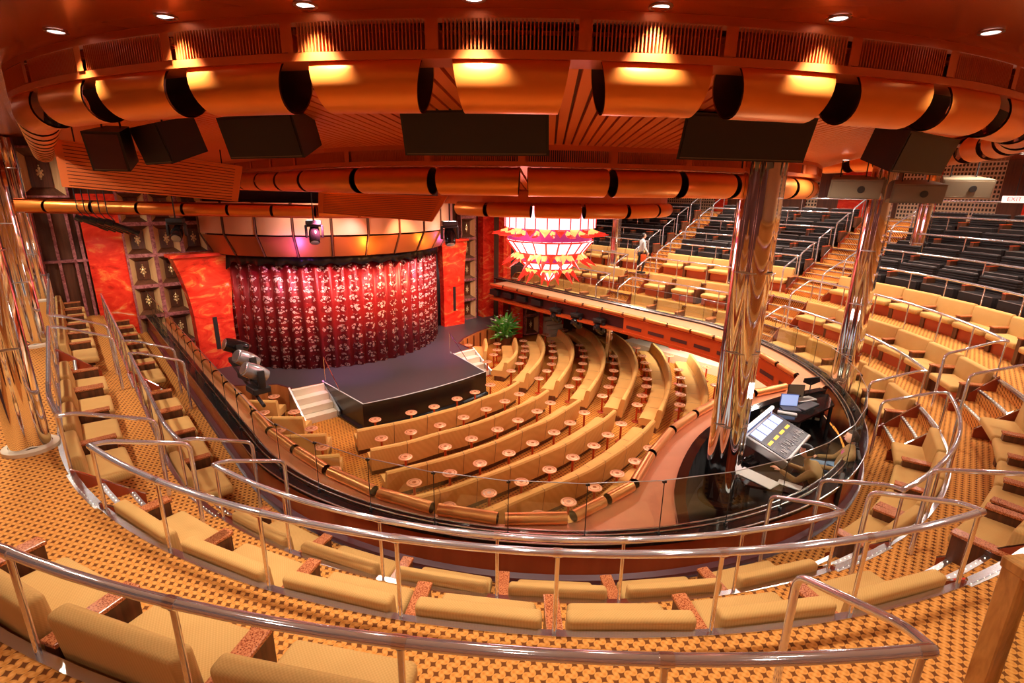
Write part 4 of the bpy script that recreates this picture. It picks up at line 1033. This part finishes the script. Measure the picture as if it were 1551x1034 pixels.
def screen(name,label,c,w_,h_,rz,lit,base=True):
    t=empty(name,c,rz); tag(t,label,'screen' if name!='laptop' else 'laptop')
    m=MB(); m.rbox(-w_/2,w_/2,-.012,.012,.02,h_+.02,.008,1); m.build('lid','black' if not lit else 'blue_trim',t)
    m=MB(); m.box(-w_/2+.015,w_/2-.015,-.016,-.011,.035,h_+.005); m.build('display','screen' if lit else 'grey_box',t)
    if name=='laptop': m=MB(); m.rbox(-w_/2,w_/2,-.25,-.01,0,.022,.006,1); m.build('keyboard_deck','console',t)
    else: m=MB(); m.box(-.03,.03,.0,.02,0,.1); m.lathe([(.10,0),(.10,.012)],16); m.build('stand','black',t)
screen('laptop','open laptop with a glowing pale screen on the booth desk',(5.93,10.22,3.022),.36,.27,R_(-8),True)
screen('monitor','switched-off olive monitor behind the laptop',(6.33,10.72,3.022),.36,.30,R_(-4),False)
t=empty('music_stand',(6.72,10.86,3.022)); tag(t,'black music stand beside the far chrome column','music stand')
m=MB(); m.tube([(0,0,0),(0,0,.32)],.012,6); m.build('pole','black',t); m=MB(); m.add([(-.16,-.02,.42),(.16,-.02,.46),(.2,0,.34),(.02,.02,.24),(-.17,0,.32),(-.16,.01,.42),(.16,.01,.46),(.2,.03,.34),(.02,.05,.24),(-.17,.03,.32)],[(0,1,2,3,4),(9,8,7,6,5),(0,5,6,1),(1,6,7,2),(2,7,8,3),(3,8,9,4),(4,9,5,0)]); m.build('desk_plate','black',t)
# equipment rack
t=empty('equipment_rack',(5.45,9.62,2.22),R_(38)); tag(t,'black equipment rack with cable tangle under the laptop desk','rack')
m=MB(); m.box(-.3,.3,-.25,.25,0,.75); m.build('rack_body','black',t)
for i in range(5): m=MB(); m.box(-.27,.27,-.262,-.25,.08+i*.13,.17+i*.13); m.build('rack_unit','console',t)
# ---- people
M['skin']=mat('skin',(.72,.36,.24),.5); M['hair']=mat('dark_hair',(.02,.012,.01),.6); M['brown_shirt']=mat('brown_shirt',(.30,.17,.06),.8); M['jeans']=mat('pale_jeans',(.16,.26,.40),.8); M['white_cloth']=mat('white_cloth',(.62,.62,.60),.8); M['lanyard']=mat('pink_lanyard',(.7,.1,.35),.6)
def skin(name,verts,edges,radii,mt_,parent,root=0,sub=2):
    me=bpy.data.meshes.new(name); me.from_pydata([tuple(v) for v in verts],edges,[]); o=bpy.data.objects.new(name,me); COL.objects.link(o); o.parent=parent
    md=o.modifiers.new('skin','SKIN'); md.use_smooth_shade=True
    for i,r in enumerate(radii):
        sv=me.skin_vertices[0].data[i]; sv.radius=(r,r) if not isinstance(r,tuple) else r; sv.use_root=(i==root)
    md2=o.modifiers.new('sub','SUBSURF'); md2.levels=sub; md2.render_levels=sub
    me.materials.append(M[mt_]); return o
def head(parent,c,yaw,pitch=0,hair='hair',bald=False):
    mx=Matrix.Translation(Vector(c))@Matrix.Rotation(yaw,4,'Z')@Matrix.Rotation(pitch,4,'X')   # local +Y is the face
    bm=bmesh.new(); bmesh.ops.create_uvsphere(bm,u_segments=20,v_segments=14,radius=1)
    for v in bm.verts:
        x,y,z=v.co; w_=.076*(1-.18*max(0,-z)); v.co=(x*w_,y*.096,z*.118)
        if y>.3 and z<-.45: v.co.y+=.008
    m=MB(); m.m=mx; bm.verts.index_update(); m.add([v.co[:] for v in bm.verts],[[v.index for v in f.verts] for f in bm.faces]); bm.free()
    m.add([(-.013,.088,-.03),(.013,.088,-.03),(0,.122,-.026),(0,.09,.028)],[(0,1,2),(0,2,3),(2,1,3)])
    for s in (-1,1):
        m.add([(s*.074,-.01,.02),(s*.086,-.028,.02),(s*.08,-.015,-.035),(s*.072,.0,-.03)],[(0,1,2,3)])
    h=m.build('head','skin',parent,smooth=True)
    f=MB(); f.m=mx
    for s in (-1,1): f.lathe([(0,0)],3,cap=False) if False else f.box(s*.03-.011,s*.03+.011,.087,.093,.012,.022)
    f.build('eyes','hair',parent)
    f=MB(); f.m=mx; f.box(-.022,.022,.085,.094,-.062,-.055); f.build('mouth','lanyard',parent)
    if not bald:
        bm=bmesh.new(); bmesh.ops.create_uvsphere(bm,u_segments=20,v_segments=14,radius=1)
        kill=[v for v in bm.verts if (v.co.y>.25 and v.co.z<.55) or v.co.z<-.45]; bmesh.ops.delete(bm,geom=kill,context='VERTS')
        for v in bm.verts: x,y,z=v.co; v.co=(x*.085,y*.107-.004,z*.128)
        m=MB(); m.m=mx; bm.verts.index_update(); m.add([v.co[:] for v in bm.verts],[[v.index for v in f_.verts] for f_ in bm.faces]); bm.free(); m.build('hair','hair',parent,smooth=True)
def hand(parent,wrist,dirv,upv,mt_='skin'):
    d=Vector(dirv).normalized(); u=Vector(upv); u=(u-d*u.dot(d)).normalized(); s=d.cross(u); w_=Vector(wrist)
    V=[w_,w_+d*.045,w_+d*.085]; E=[(0,1),(1,2)]; R=[(.028,.022),(.038,.018),(.036,.016)]
    for k,(off,L,cu) in enumerate(((-.03,.062,.2),(-.01,.072,.25),(.01,.066,.3),(.03,.052,.35))):
        b=w_+d*.09+s*off; V+= [b,b+d*L*.5-u*L*.12,b+d*L*.9-u*L*(.3+cu)]; n=len(V); E+=[(2,n-3),(n-3,n-2),(n-2,n-1)]; R+=[.010,.009,.007]
    V+= [w_+d*.035-s*.04,w_+d*.07-s*.062-u*.01]; n=len(V); E+=[(1,n-2),(n-2,n-1)]; R+=[.011,.008]
    skin('hand',V,E,R,mt_,parent)
def seated(origin,yaw,label,shirt,legs,lean,arms_to,hairon=True):
    """origin: seat point on the chair; local +Y is where the person faces"""
    t=empty('person',origin,yaw); tag(t,label,'person')
    sp=Vector((0,-.06-lean*.0,.08)); ch=Vector((0,-.08+lean*.32,.42)); nk=Vector((0,-.06+lean*.42,.55)); 
    V=[(0,0,.06),(0,-.03+lean*.12,.24),ch,nk,nk+Vector((0,.015,.06))]; E=[(0,1),(1,2),(2,3),(3,4)]; R=[(.17,.13),(.16,.125),(.175,.12),(.07,.06),(.055,.055)]
    for s,tgt in zip((-1,1),arms_to):
        sh=ch+Vector((s*.185,0,.045)); tg=Vector(tgt); el=(sh+tg)/2+Vector((s*.06,-.05,-.13)); n=len(V); V+= [sh,el,tg-(tg-el).normalized()*.02]; E+=[(2,n),(n,n+1),(n+1,n+2)]; R+=[.07,.05,.038]
    skin('shirt',V,E,R,shirt,t)
    for s,tgt in zip((-1,1),arms_to):
        sh=ch+Vector((s*.185,0,.045)); tg=Vector(tgt); el=(sh+tg)/2+Vector((s*.06,-.05,-.13)); hand(t,tg-(tg-el).normalized()*.03,(tg-el),(0,0,1))
    V=[(0,.0,.04)];E=[];R=[(.15,.12)]
    for s in (-1,1):
        n=len(V); V+=[(s*.10,.04,.05),(s*.13,.46,.06),(s*.13,.50,-.36)]; E+=[(0,n),(n,n+1),(n+1,n+2)]; R+=[.092,.066,.045]
    skin('trousers',V,E,R,legs,t)
    for s in (-1,1):
        m=MB(); m.rbox(s*.13-.045,s*.13+.045,.44,.70,-.45,-.36,.03,2); m.build('shoe','black',t,smooth=True)
    head(t,nk+Vector((0,.03,.18)),0,-lean*.4,bald=not hairon)
    return t,nk
def office_chair(origin,yaw,label):
    t=empty('booth_chair',(origin[0],origin[1],2.22),yaw); tag(t,label,'chair'); h=origin[2]-2.22
    m=MB(); m.rbox(-.22,.22,-.2,.24,h-.06,h,.02,2); m.build('seat','black',t); m=MB(); m.rbox(-.2,.2,-.27,-.21,h+.05,h+.45,.02,2); m.build('backrest','black',t)
    m=MB(); m.tube([(0,0,.04),(0,0,h-.05)],.025,8); m.tube([(0,-.24,h-.03),(0,-.24,h+.1)],.015,6); m.tube([(0,-.05,h-.05),(0,-.24,h-.03)],.015,6); m.build('pole','silver',t)
    for k in range(5): a=k*2*PI/5; m=MB(); m.tube([(0,0,.06),(.26*math.cos(a),.26*math.sin(a),.03)],.018,6); m.build('foot','silver',t)
pa=Vector((5.72,8.02,2.70)); d=Vector((4.95,8.45))-Vector(pa.xy); ya=math.atan2(d.y,d.x)-PI/2
office_chair(pa,ya,'black chair holding the seated operator with dark hair')
t,nk=seated(pa,ya,'seated person in brown shirt and jeans with headphones and lanyard facing the console','brown_shirt','jeans',-.15,[(-.2,.36,.16),(.2,.36,.16)])
m=MB(); m.tube([nk+Vector((.095*math.cos(a),.03,.17+.135*math.sin(a))) for a in [PI*k/10 for k in range(11)]],.012,6); m.build('headphones','black',t,smooth=True)
m=MB(); m.tube([nk+Vector((-.05,.03,-.02)),nk+Vector((-.03,.12,-.12)),nk+Vector((0,.14,-.28)),nk+Vector((.03,.12,-.12)),nk+Vector((.05,.03,-.02))],.010,6); m.build('lanyard','lanyard',t,smooth=True)
pb=Vector((4.98,7.28,2.70)); d=Vector((4.35,7.75))-Vector(pb.xy); yb=math.atan2(d.y,d.x)-PI/2
office_chair(pb,yb,'black chair under the operator leaning over the console')
seated(pb,yb,'person in brown shirt and white trousers leaning forward over the console edge','brown_shirt','white_cloth',.75,[(-.16,.62,.36),(.18,.55,.34)])
# ---- walking person in white on the far right steps
t=empty('person',(0,0,0)); tag(t,'person in white shirt and dark trousers with red bag on the far steps','person')
V=[(0,0,.92),(0,.01,1.12),(0,.02,1.34),(0,.03,1.47),(0,.04,1.52)]; E=[(0,1),(1,2),(2,3),(3,4)]; R=[(.16,.12),(.15,.11),(.19,.12),(.06,.06),(.05,.05)]
for s in (-1,1): n=len(V); V+=[(s*.20,.02,1.38),(s*.26,.03,1.12),(s*.24,.16*s+.05,.92)]; E+=[(2,n),(n,n+1),(n+1,n+2)]; R+=[.065,.05,.036]
skin('shirt',V,E,R,'white_cloth',t)
for s in (-1,1): hand(t,(s*.24,.16*s+.05,.93),(0,.15*s,-1),(s,0,0))
V=[(0,0,.90)];E=[];R=[(.15,.11)]
for s in (-1,1): n=len(V); V+=[(s*.09,.02,.84),(s*.10,.10*s+.02,.46),(s*.10,.04*s,.08)]; E+=[(0,n),(n,n+1),(n+1,n+2)]; R+=[.09,.06,.042]
skin('trousers',V,E,R,'black',t)
for s in (-1,1): m=MB(); m.rbox(s*.10-.045,s*.10+.045,.04*s-.06,.04*s+.18,0,.08,.03,2); m.build('shoe','black',t,smooth=True)
head(t,(0,.06,1.62),0)
m=MB(); m.rbox(.22,.30,-.12,.14,.55,.85,.03,2); m.tube([(.26,-.05,.84),(.25,.0,.93),(.26,.06,.84)],.01,6); m.build('shoulder_bag','ledge_red',t,smooth=True)
t.location=hp(9.2,90+47,3.98); t.rotation_euler.z=math.atan2(VY,VX)-PI/2-.6

# ================================================================== CHANDELIER
ch=empty('chandelier',(CX,CY,7.36)); tag(ch,'large tiered glowing chandelier with red glass spikes hanging over the sofas','chandelier')
M['chand']=emis('lit_glass',(1,.74,.80),1.1); M['spike']=mat('red_glass_spike',(.85,.03,.02),.15,emit=(1,.06,.03),es=.35); M['spike_lit']=emis('lit_amber_spike',(1,.42,.12),1.15); M['violet']=emis('violet_glow',(.42,.04,.20),.5)
def tier(r0,z0,r1,z1,n):
    m=MB(); m.lathe([(r0,z0),(r1,z1)],n,cap=False); m.build('glass_band','chand',ch)
    m=MB()
    for k in range(n):
        a=2*PI*k/n; m.tube([(r0*1.005*math.cos(a),r0*1.005*math.sin(a),z0),(r1*1.005*math.cos(a),r1*1.005*math.sin(a),z1)],.02,4)
    for r,z in ((r0,z0),(r1,z1)): m.tube([(r*1.005*math.cos(2*PI*k/n),r*1.005*math.sin(2*PI*k/n),z) for k in range(n+1)],.018,5)
    m.build('band_frame','spike',ch)
def spikes(r,z,n,L,drop_,nm='spike_ring'):
    for k in range(n):
        a=2*PI*(k+.5)/n; c,s=math.cos(a),math.sin(a); p=Vector((c*r,s*r,z)); e=p+Vector((c*L,s*L,-drop_)); 
        m=MB(); m.tube([p,p+(e-p)*.35,e],[.045,.05,.004],5); m.build('spike','spike',ch)
        m=MB(); m.tube([p-Vector((c*.05,s*.05,-.03)),p+(e-p)*.45+Vector((0,0,.02))],[.075,.025],5); m.build('spike_light','spike_lit',ch)
    m=MB()
    for k in range(n):
        m.cur=k%2; a=2*PI*k/n; da=PI/n*.8; P=[(r*math.cos(a-da),r*math.sin(a-da),z+.14),(r*math.cos(a+da),r*math.sin(a+da),z+.14),((r*.9)*math.cos(a),(r*.9)*math.sin(a),z-.16),((r+.05)*math.cos(a),(r+.05)*math.sin(a),z+.02)]
        m.add(P,[(0,1,3),(1,2,3),(2,0,3)])
    m.build('facets',['spike','spike_lit'],ch)
zt=7.36
def Z(h): return EYE-h-zt
m=MB(); m.lathe([(1.06,Z(.30)),(1.06,Z(.77))],26,cap=False); m.build('glass_band','chand',ch)
m=MB()
for k in range(26):
    a=2*PI*k/26; m.tube([(1.068*math.cos(a),1.068*math.sin(a),Z(.30)),(1.068*math.cos(a),1.068*math.sin(a),Z(.77))],.012,4)
m.build('band_frame','spike',ch)
spikes(1.0,Z(.90),18,.38,.03)
m=MB(); m.lathe([(.98,Z(.77)),(1.0,Z(1.05))],24,cap=False); m.build('inner_glow','violet',ch)
tier(1.02,Z(1.07),.80,Z(1.35),22)
spikes(.80,Z(1.44),16,.34,.22)
m=MB(); m.lathe([(.78,Z(1.35)),(.68,Z(1.55))],24,cap=False); m.build('inner_glow','violet',ch)
tier(.70,Z(1.55),.54,Z(1.72),16)
spikes(.52,Z(1.76),12,.24,.28)
tier(.40,Z(1.78),.06,Z(2.05),10)
m=MB(); m.tube([(0,0,Z(2.0)),(0,0,Z(2.2))],[.07,.004],6); m.build('finial','spike',ch)
m=MB(); m.lathe([(.08,0),(.08,Z(.4)),(.02,Z(1.9))],10); m.build('core','silver',ch)
point((CX,CY,7.0),120,(1,.55,.4),.5); 
for k in range(3):
    a=k*2*PI/3; point((CX+1.25*math.cos(a),CY+1.25*math.sin(a),6.0),40,(1,.45,.45),.3)

# ================================================================== HANGING SPEAKERS AND PANELS
def speaker(xy,z,w_,h_,dp,face,tilt,label,mt_='black_wood',body='black',badge=False):
    t=empty('hanging_speaker',(xy[0],xy[1],z)); tag(t,label,'speaker','black speakers hung behind the tube ring' if body=='black' else 'khaki speakers')
    f=Vector((face[0],face[1],0)).normalized(); rz=math.atan2(f.y,f.x)+PI/2   # local -Y faces 'face'
    t.rotation_euler=(0,0,rz); mt2=Matrix.Rotation(tilt,4,'X')
    m=MB(); m.m=mt2; a=w_/2; b=a*.62
    m.add([(-a,-dp/2,-h_/2),(a,-dp/2,-h_/2),(a,-dp/2,h_/2),(-a,-dp/2,h_/2),(-b,dp/2,-h_/2*.85),(b,dp/2,-h_/2*.85),(b,dp/2,h_/2),(-b,dp/2,h_/2)],[(0,1,2,3),(4,7,6,5),(0,4,5,1),(1,5,6,2),(2,6,7,3),(3,7,4,0)]); m.build('cabinet',body,t)
    m=MB(); m.m=mt2; m.box(-a+.03,a-.03,-dp/2-.012,-dp/2,-h_/2+.03,h_/2-.03); m.build('grille',mt_,t)
    m=MB(); m.m=mt2; m.box(-a+.03,a-.03,-dp/2-.016,-dp/2-.01,-h_/2+.018,-h_/2+.028); m.build('edge_strip','grey_box',t)
    if badge: m=MB(); m.m=mt2@Matrix.Translation((.1,-dp/2-.015,0))@Matrix.Rotation(PI/2,4,'X'); m.lathe([(.001,0),(.07,0),(.07,.01),(.001,.01)],16); m.build('badge','black',t)
    for s in (-1,1): m=MB(); m.tube([(s*b*.8,0,h_/2-.05),(s*b*.8,0,1.6)],.012,5); m.build('hanger','black',t)
for (x,y,z,w_,lab) in ((-3.0,6.95,8.02,1.36,'large black speaker hung left of centre behind the copper ring'),(-.42,6.5,8.06,1.70,'large black speaker hung at the centre behind the copper ring'),(2.62,6.6,8.05,1.66,'large black speaker hung above the tall chrome column'),(5.4,7.6,7.98,1.7,'large black speaker hung at the right above the far column'),(-4.75,7.6,7.96,1.1,'black speaker hung at the left in front of the slatted panel')):
    c=Vector((x-CX,y-CY,0)); cc=c.normalized()*.85+Vector((-x,-y,0)).normalized()*.15; speaker((x,y),z,w_,.50,.55,(cc.x,cc.y),R_(16),lab)
speaker((-5.45,7.45),7.84,.45,.50,.5,(.2,-1),R_(14),'small black speaker hung farthest left before the slatted panel','inner_dark')
for (x,y,z,lab) in ((7.0,11.2,7.55,'khaki speaker hung left of the far chrome column'),(8.3,11.2,7.48,'khaki speaker hung just right of the far chrome column'),(9.6,11.6,7.60,'khaki speaker hung farthest right')):
    speaker((x,y),z,.95,.38,.5,(-.25,-1),R_(12),lab,'grey_box','grey_box',True)
    t=[o for o in COL.objects if o.name.startswith('hanging_speaker')][-1]
def slat_panel(q,label):
    q=[Vector(p) for p in q]; c=sum(q,Vector())/4; t=empty('slatted_panel',c); tag(t,label,'ceiling panel'); inv=Matrix.Translation(-c)
    n=(q[1]-q[0]).cross(q[3]-q[0]).normalized(); n=n if n.y<0 else -n
    bk_=-n*.07
    m=MB(); m.m=inv; m.add([*q,*[p+bk_ for p in q]],[(0,1,2,3),(7,6,5,4),(0,4,5,1),(1,5,6,2),(2,6,7,3),(3,7,4,0)]); m.build('backing','slat_gap',t)
    m=MB(); m.m=inv
    def pt(s,v): return (q[0].lerp(q[1],s)).lerp(q[3].lerp(q[2],s),v)
    def bar(s0,s1,v0,v1): 
        P=[pt(s0,v0),pt(s1,v0),pt(s1,v1),pt(s0,v1)]; m.add([p+n*.03 for p in P]+P,[(0,1,2,3),(0,4,5,1),(1,5,6,2),(2,6,7,3),(3,7,4,0)])
    N_=12
    for i in range(N_): bar(.04,.96,.04+.92*i/N_,.04+.92*(i+.80)/N_)
    m.build('slats','slat',t)
    m=MB(); m.m=inv; bar(0,.04,0,1); bar(.96,1,0,1); bar(.04,.96,0,.035); bar(.04,.96,.965,1); m.build('frame','slat',t)
    for s in (.1,.9):
        m=MB(); m.m=inv; a=pt(s,.5)+bk_; m.tube([a,a+Vector((0,0,1.5))],.012,5); m.build('hanger','black',t)
slat_panel([(-8.42,10.0,8.16),(-5.62,11.2,7.77),(-5.81,11.2,7.07),(-8.43,10.0,7.32)],'large slatted copper-coloured panel hung at the upper left')
slat_panel([(-3.61,9.9,7.30),(-1.23,9.9,7.25),(-1.53,9.9,6.79),(-3.65,9.9,6.92)],'smaller slatted panel hung over the stage header')

# ================================================================== MOVING LIGHTS AND LANTERNS
def moving_light(loc,rz,label,hang=True,aim=.6,sc=1.0,head_m='black_gloss'):
    t=empty('moving_light',loc,rz); t.scale=(sc,)*3; tag(t,label,'stage light','moving stage lights'); s=-1 if hang else 1
    m=MB(); m.rbox(-.22,.22,-.18,.18,min(0,s*.14),max(0,s*.14),.03,2); m.build('base','black',t)
    m=MB()
    for sx in (-1,1): m.rbox(sx*.23-.035,sx*.23+.035,-.07,.07,min(s*.16,s*.52),max(s*.16,s*.52),.02,2)
    m.rbox(-.26,.26,-.07,.07,min(s*.14,s*.20),max(s*.14,s*.20),.02,2); m.build('yoke','black',t,smooth=True)
    m=MB(); m.m=Matrix.Translation((0,0,s*.42))@Matrix.Rotation(aim,4,'X'); m.lathe([(.05,-.24),(.13,-.22),(.165,-.05),(.165,.12),(.15,.26),(.13,.27)],20); ho=m.build('head',head_m,t,smooth=True)
    m=MB(); m.m=Matrix.Translation((0,0,s*.42))@Matrix.Rotation(aim,4,'X'); m.lathe([(.001,.272),(.125,.272),(.125,.29),(.001,.30)],20); m.build('lens','silver',ho)
    if hang: m=MB(); m.tube([(0,0,0),(0,0,.25 if loc[2]<4 else 2.28)],.02,6); m.build('hook_clamp','black',t)
M['silver_gloss']=mat('silver_shell',(.42,.44,.46),.18,.6)
moving_light((-7.05,12.62,2.98),2.3,'moving light on the left balcony edge, farthest of three, dark headed',False,-1.2,1.1)
moving_light((-6.35,11.75,2.92),2.5,'moving light on the left balcony edge, middle of three, silver headed',False,-1.0,1.1,'silver_gloss')
moving_light((-5.80,11.02,2.86),2.4,'moving light on the left balcony edge, nearest of three, silver headed',False,-1.0,1.1,'silver_gloss')
for i,(x,y) in enumerate(((-6.95,12.55),(-6.25,11.68),(-5.7,10.95))):
    pass
m=MB(); m.tube([Vector((-7.5,13.1,2.78)),Vector((-5.4,10.4,2.78))],.04,8); o=m.build('lighting_bar','black',smooth=True); tag(o,'black lighting bar carrying three moving lights on the left balcony edge','lighting bar')
for (x,y,z,a,lab) in ((-5.7,15.0,6.5,2.6,'moving light hung over the header, centre of the three by the stage'),(-9.6,14.95,6.5,2.2,'moving light hung left, before the red onyx slab'),(-1.78,14.6,6.55,2.7,'moving light hung at the right end of the stage header')):
    moving_light((x,y,z),.3,lab,True,a,.95)
for i in range(5):
    b=Vector((-12.4+i*.30,14.9-.12*i,6.50-.02*i)); t=empty('profile_lantern',b); tag(t,'black profile lantern in the row at upper left, %s from the left'%ordw(i),'stage light','row of profile lanterns')
    d=Vector((.62,.55,-.42)).normalized(); m=MB(); m.tube([d*.0,d*.18,d*.20,d*.55,d*.62,d*.80],[.09,.10,.07,.07,.085,.085],12); m.build('barrel','black_gloss',t,smooth=True); m=MB(); m.tube([d*.25+Vector((0,0,.08)),d*.1+Vector((0,0,.25)),d*.1+Vector((0,0,2.3))],.015,6); m.build('hook_clamp','black',t)
for i,(x,y,z) in enumerate(((1.85,21.6,2.60),(2.65,20.7,2.60),(3.45,19.8,2.60))):
    moving_light((x,y,z),AX,'moving light hung in the right balcony trough, %s from the stage'%ordw(i),True,2.2,1.0)
for i in range(4):
    p=UV(10.6-i*1.0,6.95,2.60); t=empty('profile_lantern',p,AX); tag(t,'black lantern tucked inside the right balcony trough, %s from the stage'%ordw(i),'stage light','lanterns in the balcony trough')
    m=MB(); m.rbox(-.3,.3,-.12,.12,-.12,.14,.03,2); m.build('body','black',t); m=MB(); m.m=Matrix.Rotation(PI/2,4,'X'); m.lathe([(.08,.12),(.08,.2)],12); m.build('lens_tube','silver',t)
k=0  # added lamps that brighten the right ledge
for T in (40,56,72,88,104,124,146,168,190):
    p=rp(Rr(7.4,T,0,1.0),T,8.64 if T>0 else 8); z=8.5; p=rp(r1(T)+.9,T,8.64); downlight((p.x,p.y,p.z),.06,'added round downlight over the right balcony ledge, %s from the booth'%ordw(k),'added downlights over the right ledge',430,110); k+=1
# fire exit sign
t=empty('exit_sign',(13.9,14.9,7.35)); tag(t,'small lit EXIT sign high on the right behind the covered seats','sign')
M['sign']=emis('lit_sign',(1,.9,.85),.6); M['sign_red']=emis('red_letters',(.9,.03,.03),1.5)
d=Vector((13.9,14.9,0)).normalized(); t.rotation_euler.z=math.atan2(d.y,d.x)-PI/2
m=MB(); m.box(-.26,.26,0,.06,-.09,.09); m.build('sign_box','sign',t)
fc=bpy.data.curves.new('lettering','FONT'); fc.body='EXIT'; fc.size=.15; fc.align_x='CENTER'; fc.align_y='CENTER'; fc.extrude=.004; fo=bpy.data.objects.new('lettering',fc); COL.objects.link(fo); fo.parent=t; fo.location=(0,-.006,0); fo.rotation_euler=(PI/2,0,0); fc.materials.append(M['sign_red']); bpy.context.view_layer.update(); fm=bpy.data.meshes.new_from_object(fo.evaluated_get(bpy.context.evaluated_depsgraph_get())); bpy.data.objects.remove(fo); fo=bpy.data.objects.new('lettering',fm); COL.objects.link(fo); fo.parent=t; fo.location=(0,-.006,0); fo.rotation_euler=(PI/2,0,0)
m=MB(); m.tube([(0,.03,.09),(0,.03,1.6)],.012,5); m.build('hanger','black',t)
# ---- flowering plant at the stage corner
t=empty('potted_plant',(-.35,24.2,0)); t.scale=(1.25,1.25,1.2); tag(t,'tall leafy plant with white flowers at the right stage corner','plant')
M['leaf']=mat('leaf',(.12,.42,.06),.45); M['petal']=mat('white_petal',(.85,.85,.72),.5)
m=MB(); m.lathe([(.20,0),(.27,.42),(.28,.45),(.24,.45)],16); m.build('pot','dark_wood',t,smooth=True)
m=MB(); fl=MB(); rnd=random.Random(3)
for i in range(150):
    a=rnd.random()*2*PI; el=rnd.uniform(.1,1.4); L=rnd.uniform(.3,.8); r0=rnd.uniform(0,.2); b=Vector((r0*math.cos(a),r0*math.sin(a),rnd.uniform(.4,1.0))); d=Vector((math.cos(a)*math.cos(el),math.sin(a)*math.cos(el),math.sin(el))); s=Vector((-math.sin(a),math.cos(a),0))*.05
    mid=b+d*L*.5+Vector((0,0,.03)); e=b+d*L-Vector((0,0,.12*L)); m.add([b,mid-s,e,mid+s],[(0,1,2),(0,2,3)])
    if i%4==0:
        c=b+d*L*.9
        for k in range(5): aa=k*2*PI/5; fl.add([c,c+Vector((math.cos(aa)*.06,math.sin(aa)*.06,.03)),c+Vector((math.cos(aa+.6)*.06,math.sin(aa+.6)*.06,.03))],[(0,1,2)])
m.build('foliage','leaf',t); fl.build('flowers','petal',t)
# coloured uplights on the header; added wash spots brighten curtain, stage and side walls
def wash(loc,to,power,col,size=60): 
    spot(loc,power,R_(size),.9,col,.08,to=to)
wash(UV(8.2,-2.6,5.25),UV(9.0,-2.2,5.7),0.1,(.5,.15,1),90)
for v,c in ((-3.2,(.55,.15,1)),(-.6,(1,.45,.05)),(2.6,(1,.5,.05)),(4.3,(.6,.2,1))):
    a_=math.asin(v/5.9); p=hpnt(a_,4.95,5.62); t_=hpnt(a_,5.7,5.2); wash(p,t_,60,c,140)
for v,c,pw in ((-3.5,(1,.25,.75),900),(-1.5,(1,.30,.35),1000),(.8,(1,.42,.25),1000),(3.0,(1,.35,.6),900),(4.2,(1,.5,.3),500)):
    wash(UV(6.9,v*.8,7.0),UV(10.3,v,3.3),pw*.7,c,55); wash(UV(5.9,v*.9,6.6),UV(9.8,v,1.3),pw*1.2,(c[0],c[1]*.9,c[2]*.6),50)
wash(UV(7.4,-1.0,6.6),UV(8.5,-1.5,.9),520,(.30,.12,1),38); wash(UV(7.4,2.0,6.6),UV(8.6,2.0,.9),520,(.35,.2,1),45)
wash(UV(9.8,-5.0,6.9),UV(12.0,-5.1,3.6),420,(1,.75,.6),35); wash(UV(9.8,5.0,6.9),UV(12.0,5.5,3.6),420,(1,.75,.6),45); wash(UV(10.2,-7.8,5.9),UV(12.7,-7.8,4.0),90,(1,.75,.6),70)
wash(UV(10.4,-6.6,6.0),UV(12.8,-6.6,3.5),120,(1,.8,.6),80)
k=0  # added unseen lamps, for sparkle on the rails and brighter near rows
for T in (-78,-62,-46,-30,-14,2,18):
    for R in (11.2,14.2):
        p=rp(R,T,8.64); downlight((p.x,p.y,p.z),.06,'added round downlight over the rear seating, %s counted from the left'%ordw(k),'added downlights over the rear seating',70); k+=1
wash(UV(11.35,-5.05,4.95),UV(11.75,-5.05,2.6),70,(1,.85,.75),75); wash(UV(11.35,5.45,4.95),UV(11.75,5.45,2.6),70,(1,.85,.75),75)
# added downlights that light the raked seating, right and left
k=0
for T in (32,48,64,80,96,112,130):
    for R in (10.3,14.0):
        p=rp(R+.6,T,8.64); downlight((p.x,p.y,p.z),.06,'added round downlight over the right seating, %s counted outward from the booth'%ordw(k),'added downlights over the right seating',330); k+=1
k=0  # added lamps that light the left walkway
for T in (-92,-110,-130,-155,-180,-200):
    p=rp(9.9,T,8.64); downlight((p.x,p.y,p.z),.06,'added round downlight over the left walkway, %s from the near end'%ordw(k),'added downlights over the left walkway',260); k+=1
k=0  # added lamps that lift the dark wall below the balcony
for T in (45,62,80,98,116):
    p=hp(9.5,T,2.27,kR=1.0); downlight((p.x,p.y,p.z),.05,'added downlight under the right balcony, %s from the booth'%ordw(k),'added downlights under the right balcony',260); k+=1
